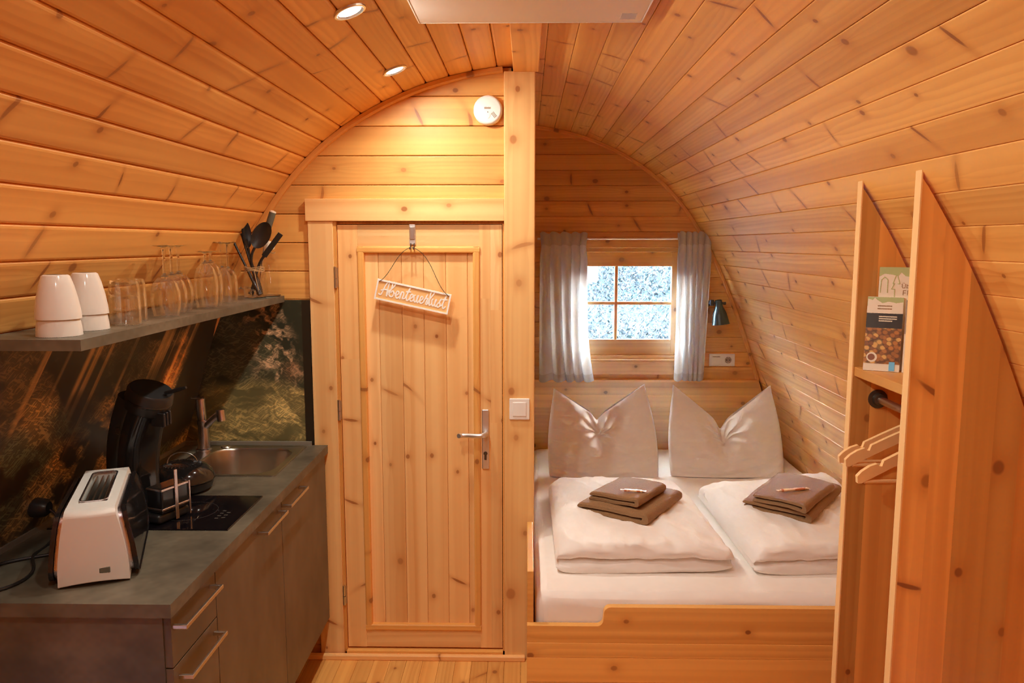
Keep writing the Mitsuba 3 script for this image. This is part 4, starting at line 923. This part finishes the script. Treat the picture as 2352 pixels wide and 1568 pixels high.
put(ts, 'slot_rim', tf(frame(extrude(Polygon(rrect(-.0315, .061, .0315, .324, .018)).difference(Polygon(rrect(-.0285, .065, .0285, .320, .016))), .004), (0, 0, .183), (1, 0, 0), (0, 1, 0), (0, 0, 1))), 'chrome')
put(ts, 'slot_floor', tf(boxm((-.030, .064, .085), (.030, .321, .088))), 'toast_inside')
scene['toast_inside'] = pr((0.20, 0.12, 0.06), 0.4, 0.5, 0.6)
for xx in (-.020, -.006, .007, .020): put(ts, 'bread_grid', tf(rbox((xx - .0022, .066, .120), (xx + .0022, .319, .1765), .001)), 'steel')
for s in (-1, 1):
    sp_ = Polygon(rrect(.010, .010, .362, .176, .034))
    for nm, d0, d1, bs, shr in (('chrome_strip', .0, .010, 'chrome', .004), ('side_cheek', .010, .022, 'black_gloss', .0)):
        m = m3.Manifold(m3.Mesh(*[np.ascontiguousarray(a, t_) for a, t_ in zip(raw(extrude(sp_.buffer(-shr), 1.0)), (np.float32, np.uint32))])).refine_to_length(.05)
        v, f = raw(m); vv = np.stack([s * (hw(v[:, 1]) + d0 + (d1 - d0) * v[:, 2] * (1 - .35 * (v[:, 2] > .9))), v[:, 0], v[:, 1]], 1)
        put(ts, nm, tf((vv, f)), bs, smooth=30, label={'chrome_strip': 'chrome strip', 'side_cheek': 'glossy black side cheek'}[nm])
put(ts, 'badge', tf(rbox((.008, -.0085, .030), (.036, -.0035, .044), .0015)), 'grey_green')
for x in (-.055, .058):
    for y in (.02, .34): put(ts, 'foot', tf(cyl((x, y, .0005), (x, y, .014), .006, .006, 14)), 'dark_metal', smooth=40)
# plug and cables behind the toaster
pg = thing('power_plug', 'black power plug in the splashback left of the toaster', 'plug')
put(pg, 'plug', frame(lathe([(0, 0), (.026, 0), (.027, .012), (.024, .034), (.016, .044), (0, .046)], 30), (-1.338, 2.03, .978), (0, 1, 0), (0, 0, 1), (1, 0, 0)), 'black_plastic', smooth=40)
put(pg, 'cable', tube(smooth_path([(-1.300, 2.03, .975), (-1.275, 2.03, .950), (-1.27, 2.00, .905), (-1.26, 1.90, .8985), (-1.20, 1.80, .8985), (-1.21, 1.70, .8985), (-1.30, 1.67, .8985), (-1.335, 1.76, .8985), (-1.29, 1.86, .8985), (-1.20, 1.92, .8985), (-1.165, 1.98, .902)], 90), .0038, 8), 'black_plastic', smooth=40)

# coffee machine
cm = thing('coffee_machine', 'curved black capsule coffee machine on the worktop behind the toaster', 'coffee machine')
CO = A((-1.140, 2.215, WT + .0045)); CF, CS = unit((.93, -.37, 0)), unit((.37, .93, 0))
cf = lambda m: frame(m, CO, CF, CS, (0, 0, 1))
sp_pts = smooth_path([(.004, 0, .01), (-.010, 0, .08), (-.010, 0, .16), (.004, 0, .24), (.030, 0, .310), (.046, 0, .345)], 30)
tan = np.gradient(sp_pts, axis=0); tan /= np.linalg.norm(tan, axis=1, keepdims=True)
sec = rrect(-.5, -.5, .5, .5, .30, 8)
def tower(wd_, dp, off=0.0):
    rows = []
    for i, (p_, t_) in enumerate(zip(sp_pts, tan)):
        nrm = np.cross((0, 1, 0), t_); a = i / 29
        w_ = wd_ * (1 + .12 * math.sin(a * 3)); d_ = dp * (.95 + .25 * a)
        rows.append(p_ + sec[:, :1] * d_ * nrm + sec[:, 1:2] * w_ * A((0, 1, 0)) + nrm * off)
    n_ = len(sec); v = np.vstack(rows); f = grid(30, n_, False, True); k0 = len(v)
    v = np.vstack([v, sp_pts[0], sp_pts[-1]]); jj = np.arange(n_)
    return v, np.vstack([f, np.stack([jj * 0 + k0, (jj + 1) % n_, jj], 1), np.stack([jj * 0 + k0 + 1, 29 * n_ + jj, 29 * n_ + (jj + 1) % n_], 1)])
put(cm, 'tower', cf(tower(.108, .100)), 'black_gloss', smooth=40)
put(cm, 'back_panel', cf(tower(.113, .066, -.022)), 'dark_matte', smooth=40, label='matte dark back panel')
put(cm, 'head', cf(frame(lathe([(0, -.030), (.056, -.030), (.0625, -.022), (.064, 0), (.063, .030), (.058, .037), (0, .040)], 44), (.058, 0, .345), unit((.92, 0, -.40)), (0, 1, 0), unit((.40, 0, .92)))), 'black_plastic', smooth=40)
put(cm, 'head_band', cf(frame(lathe([(.0635, .0), (.0652, .002), (.0652, .006), (.0635, .008), (.0635, 0)], 44), (.058, 0, .345), unit((.92, 0, -.40)), (0, 1, 0), unit((.40, 0, .92)))), 'black_gloss', smooth=40)
put(cm, 'lever', cf(tube(smooth_path([(.115, .01, .368), (.15, .015, .378), (.185, .018, .388)], 10), [.006] * 7 + [.005, .005, .004], 10)), 'black_plastic', smooth=40)
for k_ in range(3): put(cm, 'spout_fin', cf(rbox((.085, -.020 + .018 * k_, .275), (.135 - .008 * k_, -.012 + .018 * k_, .315), .003)), 'black_plastic')
put(cm, 'emblem', cf(frame(lathe([(0, 0), (.010, 0), (.010, .0016), (.0075, .0022), (0, .0016)], 24), (.002, -.0615, .262), (1, 0, 0), (0, 0, 1), (0, -1, 0))), 'dark_metal', smooth=40)
put(cm, 'base', cf(rbox((-.055, -.058, .001), (.135, .058, .030), .010, 16)), 'black_plastic', smooth=40)
put(cm, 'drip_tray', cf(rbox((.085, -.050, .030), (.142, .050, .105), .006)), 'black_gloss', smooth=40)
for z in (.040, .096): put(cm, 'tray_trim', cf(rbox((.084, -.052, z), (.145, .052, z + .007), .002)), 'chrome')
put(cm, 'tray_post', cf(join(rbox((.143, -.006, .004), (.147, .006, .150), .0015), rbox((.143, .046, .004), (.147, .052, .105), .0015))), 'chrome')

# ------------------------------------------------------------------ shelf and what stands on it
ZS = 1.487
sh = thing('wall_shelf', 'dark stone grey wall shelf above the forest splashback', 'shelf')
shp = Polygon([(-.942, 1.625), (-.942, 3.028), (-1.183, 3.028), (-1.183, 1.625)])
put(sh, None, extrude(shp, .024).apply_translation((0, 0, ZS - .024)), 'stone_laminate')
ZS += .0006
def at(x, y, z=0.0): return lambda m: frame(m, (x, y, ZS + z), (1, 0, 0), (0, 1, 0), (0, 0, 1))
cup = [(0, .096), (.024, .0965), (.0280, .094), (.0345, .074), (.0410, .045), (.0452, .018), (.0465, 0), (.0445, 0), (.0432, .018), (.0390, .044), (.0325, .072), (.022, .090), (0, .091)]
for j, (x, y, w_) in enumerate(((-1.034, 1.705, 'front'), (-1.040, 1.830, 'rear'))):
    for z, a in ((0, 'lower'), (.037, 'upper')):
        k = thing('mug', f'white ceramic cup standing upside down on the wall shelf, {a} one of the {w_} stack', 'cup', 'white cups on the wall shelf')
        pf = [(r_ * (1 if z else 1.0), h_) for r_, h_ in cup]
        put(k, None, at(x, y, z)(lathe(pf, 48)), 'white_ceramic', smooth=40)
def shell2(p):
    a, fa = lathe(p, 44); b, fb = lathe([(r_ - .0016, z_ + .0006) for r_, z_ in p], 44)
    return np.vstack([a, b]), np.vstack([fa, fb[:, ::-1] + len(a)])
def tumbler(x, y, z, label):
    k = thing('tumbler', label, 'glass', 'tumblers on the wall shelf')
    put(k, 'wall', at(x, y, z)(shell2([(.0375, 0), (.0370, .030), (.0350, .062), (.0315, .072)])), 'glass', smooth=True, fix=False)
    put(k, 'thick_base', at(x, y, z)(lathe([(0, .064), (.028, .064), (.0335, .066), (.0335, .070), (.0300, .075), (0, .0755)], 40)), 'solid_glass', smooth=40)
    put(k, 'rim', at(x, y, z)(lathe([(.0366, .0), (.0378, .0), (.0378, .0016), (.0366, .0016), (.0366, 0)], 40)), 'solid_glass', smooth=40)
for (x, y, w_) in ((-1.003, 1.935, 'nearest the white cups'), (-1.034, 2.030, 'nearest the wine glasses')):
    tumbler(x, y, 0, f'clear tumbler upside down on the shelf, lower one of the stack {w_}'); tumbler(x, y, .036, f'clear tumbler upside down on the shelf, upper one of the stack {w_}')
def stemware(x, y, label, bowl, stem, foot, name='wine_glass'):
    k = thing(name, label, 'glass', 'stemmed glasses on the wall shelf')
    hb2 = bowl[-1][1]
    put(k, 'bowl', at(x, y)(shell2(bowl)), 'glass', smooth=True, fix=False)
    put(k, 'bowl_base', at(x, y)(lathe([(0, hb2 - .006), (bowl[-1][0] * .9, hb2 - .004), (bowl[-1][0], hb2), (.0048, hb2 + .008), (0, hb2 + .009)], 28)), 'solid_glass', smooth=40)
    put(k, 'stem', at(x, y)(lathe([(0, hb2 + .004), (.0042, hb2 + .005), (.0036, hb2 + stem * .5), (.0042, hb2 + stem - .008), (.009, hb2 + stem - .002), (0, hb2 + stem - .001)], 18)), 'solid_glass', smooth=40)
    put(k, 'foot', at(x, y)(lathe([(0, hb2 + stem + .0015), (foot, hb2 + stem + .001), (foot, hb2 + stem - .0008), (.012, hb2 + stem - .004), (0, hb2 + stem - .004)], 44)), 'solid_glass', smooth=40)
wine = [(.0330, 0), (.0375, .020), (.0405, .045), (.0390, .068), (.0320, .092), (.0200, .106), (.0110, .111)]
beer = [(.0310, 0), (.0355, .030), (.0370, .065), (.0345, .098), (.0270, .124), (.0160, .137), (.0110, .140)]
flute = [(.0265, 0), (.0300, .030), (.0305, .060), (.0280, .090), (.0190, .108), (.0090, .115)]
for (x, y), w_ in zip(((-.999, 2.150), (-1.024, 2.250), (-1.046, 2.345)), ('nearest the tumblers', 'standing closest to the boards', 'third from the tumblers')):
    stemware(x, y, f'round wine glass upside down with tall stem on the shelf, {w_}', wine, .085, .034)
for (x, y), w_ in zip(((-1.002, 2.435), (-1.022, 2.525)), ('front one of the two', 'rear one of the two')):
    stemware(x, y, f'tall bulbous glass upside down with short stem on the shelf, {w_}', beer, .037, .034, 'beer_glass')
for (x, y), w_ in zip(((-1.017, 2.660), (-1.062, 2.725)), ('front one of the two', 'rear one of the two')):
    stemware(x, y, f'slim stemmed glass upside down beside the utensil jar, {w_}', flute, .090, .032, 'sparkling_wine_glass')
k = thing('glass_cup', 'small clear glass cup with handle in front of the utensil jar', 'cup')
put(k, 'wall', at(-1.015, 2.805)(lathe([(.0240, 0), (.0250, .020), (.0235, .036), (.0200, .042)], 32)), 'glass', smooth=True, fix=False)
put(k, 'thick_base', at(-1.015, 2.805)(lathe([(0, .038), (.0200, .039), (.0215, .042), (.0180, .047), (0, .047)], 32)), 'solid_glass', smooth=40)
put(k, 'handle', at(-1.015, 2.805)(tube(smooth_path([(.024, 0, .034), (.034, .002, .032), (.038, .003, .020), (.032, .002, .010), (.0245, 0, .009)], 20), .0028, 8)), 'solid_glass', smooth=40)
# utensil jar
k = thing('utensil_jar', 'clear glass jar tied with twine holding black kitchen utensils', 'jar')
JX, JY = -1.012, 2.905
put(k, 'wall', at(JX, JY)(lathe([(.036, .004), (.0405, .010), (.0410, .075), (.0385, .092), (.0330, .103), (.0325, .118), (.0345, .121)], 40)), 'glass', smooth=True, fix=False)
put(k, 'thick_base', at(JX, JY)(lathe([(0, 0), (.036, .0), (.0402, .004), (.0402, .008), (0, .007)], 40)), 'solid_glass', smooth=40)
tw = [tube([(JX + (.0350 + .001 * math.sin(9 * a + i)) * math.cos(a), JY + (.0350) * math.sin(a), ZS + .100 + .0045 * i + .002 * math.sin(3 * a + i)) for a in np.linspace(0, 2 * np.pi, 40)[:-1]], .0016, 6, closed=True) for i in range(4)]
tw.append(tube(smooth_path([(JX + .012, JY - .036, ZS + .104), (JX + .020, JY - .045, ZS + .070), (JX + .028, JY - .043, ZS + .030)], 16), .0013, 6))
put(k, 'twine', join(*tw), 'twine', smooth=40, label='pale raffia twine')
def utensil(name, label, path, head=None, r=.0042, bs='black_plastic'):
    k = thing(name, label, 'utensil', 'utensils in the glass jar')
    P = smooth_path([A(p) + A((0, 0, ZS)) for p in path], 24)
    put(k, 'handle', tube(P, [r * (1.9 - .9 * min(1, i_ / 11)) for i_ in range(24)], 10), bs, smooth=40)
    if head: put(k, head[0], head[1](P), bs, smooth=40)
def bowl_head(L, W, face, deep=.010):
    def go(P):
        d = unit(P[-1] - P[-3]); s = unit(np.cross(d, face)); n = np.cross(s, d)
        U, V = np.meshgrid(np.linspace(0, 1, 20), np.linspace(0, 2 * np.pi, 28, endpoint=False), indexing='ij')
        x = U * np.sin(V); y = U * np.cos(V); z = -deep * (1 - U ** 2)
        top = P[-1] + d * (L * .5 + L * .5 * y.ravel()[:, None]) + s * (W * .5 * x.ravel()[:, None]) + n * z.ravel()[:, None]
        g = grid(20, 28, False, True); v = np.vstack([top, top + n * .0022]); return v, np.vstack([g, g[:, ::-1] + len(top)])
    return go
utensil('serving_spoon', 'large black serving spoon in the utensil jar, its bowl facing the room', [(JX + .012, JY + .006, .012), (JX - .006, JY, .10), (JX - .008, JY - .004, .15), (JX + .006, JY - .004, .185)], ('spoon_bowl', bowl_head(.105, .064, A((.25, -1, .2)))), .0048)
utensil('ladle_spoon', 'narrower black cooking spoon seen edge-on in the utensil jar, left of the serving spoon', [(JX + .020, JY, .014), (JX - .004, JY + .010, .10), (JX - .022, JY + .012, .165), (JX - .024, JY + .012, .185)], ('spoon_bowl', bowl_head(.098, .040, A((.85, -.6, .1)))), .0046)
utensil('tongs_handle', 'thin black rod leaning left in the utensil jar, outermost of two', [(JX + .02, JY - .01, .012), (JX - .032, JY - .004, .12), (JX - .058, JY - .002, .175), (JX - .085, JY, .235)], None, .0042)
utensil('tongs_handle', 'thin black rod leaning left in the utensil jar, inner one of two', [(JX + .024, JY - .008, .013), (JX - .012, JY + .002, .12), (JX - .030, JY + .006, .18), (JX - .046, JY + .008, .238)], None, .0042)
def blade(P):
    d = unit(P[-1] - P[-3]); s = unit(np.cross(d, A((.5, -1, 0)))); n = np.cross(s, d)
    return frame(rbox((-.002, -.010, -.0012), (.105, .010, .0012), .001), P[-1], d, s, n)
utensil('spatula', 'black spatula leaning right in the utensil jar', [(JX - .018, JY, .012), (JX + .010, JY, .10), (JX + .020, JY - .002, .125), (JX + .040, JY - .004, .155)], ('blade', blade), .005)
# tall bottle jar behind with a stopper and the grey handled knife
k = thing('storage_bottle', 'tall clear glass bottle with a pale stopper right of the utensil jar', 'bottle')
BX, BY = -.981, 2.985
put(k, 'wall', at(BX, BY)(lathe([(.033, .003), (.0375, .008), (.0378, .120), (.0340, .145), (.0240, .160), (.0200, .170), (.0205, .178)], 40)), 'glass', smooth=True, fix=False)
put(k, 'thick_base', at(BX, BY)(lathe([(0, 0), (.033, 0), (.0372, .004), (.0372, .007), (0, .006)], 40)), 'solid_glass', smooth=40)
put(k, 'stopper', at(BX, BY, .1785)(lathe([(0, 0), (.019, 0), (.0215, .008), (.017, .020), (.009, .030), (0, .033)], 28)), 'lf_cream', smooth=40)
tw = tube([(BX + .0225 * math.cos(a), BY + .0225 * math.sin(a), ZS + .166 + .002 * math.sin(4 * a)) for a in np.linspace(0, 2 * np.pi, 36)[:-1]], .0018, 6, closed=True)
put(k, 'twine', tw, 'twine', smooth=40)
k = thing('grey_brush', 'grey handled kitchen brush with a pale end sticking up behind the spoons', 'utensil')
GP = [A((JX + .004, JY + .024, ZS + .020)), A((-.972, 2.925, ZS + .230)), A((-.942, 2.925, ZS + .315))]
put(k, 'shaft', tube([GP[0], GP[1]], .0035, 8), 'steel', smooth=40)
put(k, 'grip', tube([GP[1], GP[1] * .5 + GP[2] * .5, GP[2]], [.0105, .0125, .0125], 16), 'grey_green', smooth=40)
put(k, 'end_cap', frame(lathe([(0, 0), (.0126, 0), (.0118, .005), (0, .007)], 20), GP[2], *(lambda d: (unit(np.cross(d, (0, 1, 0))), np.cross(d, unit(np.cross(d, (0, 1, 0)))), d))(unit(GP[2] - GP[1]))), 'lf_cream', smooth=40)
k = thing('serving_board', 'thin dark green board lying under the utensil jar', 'board')
put(k, None, rbox((-1.06, 2.852, ZS - .0001), (-.952, 3.010, ZS + .0001 + .0006), .0003), 'grey_green')

# ------------------------------------------------------------------ outside the window
gnd = struct('ground', 'grassy slope outside the window')
n = 60
GX, GY = np.meshgrid(np.linspace(-14, 16, n), np.r_[np.linspace(-18, 4, 12), np.linspace(4.8, 18, n - 12)], indexing='ij')
GZ = -.25 + np.clip(GY - 6.2, 0, 9) * .42 + .25 * (meshkit.fbm(np.stack([GX * .5, GY * .5, GX * 0], -1), 4, 3) - .5) * np.clip((GY - 5) / 1.5, 0, 1)
put(gnd, None, (np.stack([GX, GY, GZ], -1).reshape(-1, 3), grid(n, n)[:, ::-1]), 'grass_soil', smooth=True, fix=False)
scene['grass_soil'] = pr((0.008, 0.010, 0.007), 0.95, 0.1)
scene['leaves'] = {'type': 'principledthin', 'base_color': mikit.proc(lambda p, n, uv: mix((0.0035, 0.0042, 0.0026), (0.038, 0.029, 0.0195), cell_rand(uv.x * 997, 3, 1)) * (0.35 + 1.3 * fbm(p.x * 3.5, p.y * 3.5, p.z * 3.5))), 'roughness': 0.5, 'diff_trans': 0.7, 'spec_trans': 0.0}
r_ = np.random.default_rng(5)
N = 170000
lx, ly = r_.uniform(-3.5, 5.0, N), r_.uniform(5.6, 11.5, N)
lz = -.25 + np.clip(ly - 6.2, 0, 9) * .42 + r_.uniform(0, .42, N) * (.4 + 1.1 * meshkit.noise(np.stack([lx * 1.3, ly * 1.3, lx * 0], -1)))
a = r_.uniform(0, 2 * np.pi, N); tl = r_.uniform(-.9, .9, N); L = r_.uniform(.015, .055, N) * (.6 + .9 * meshkit.noise(np.stack([lx * 2, ly * 2, lx * 0 + 4], -1))); Wd = L * r_.uniform(.10, .30, N)
d = np.stack([np.cos(a) * np.cos(tl), np.sin(a) * np.cos(tl), np.abs(np.sin(tl)) + .2], 1); d /= np.linalg.norm(d, axis=1, keepdims=True)
s = np.cross(d, r_.normal(size=(N, 3))); s /= np.linalg.norm(s, axis=1, keepdims=True)
c = np.stack([lx, ly, lz], 1)
V = np.stack([c, c + d * (L * .5)[:, None] + s * Wd[:, None], c + d * L[:, None], c + d * (L * .5)[:, None] - s * Wd[:, None]], 1).reshape(-1, 3)
F = (np.arange(N)[:, None, None] * 4 + np.array([[0, 1, 2], [0, 2, 3]])[None]).reshape(-1, 3)
hg = thing('bushes', 'bright leafy undergrowth on the slope outside the window', 'bushes', kind='stuff')
scene[hg] = mikit.ply((V, F), 'leaves', uv=np.repeat(r_.random((N, 1)), 4, 0) * [[1, 0]])
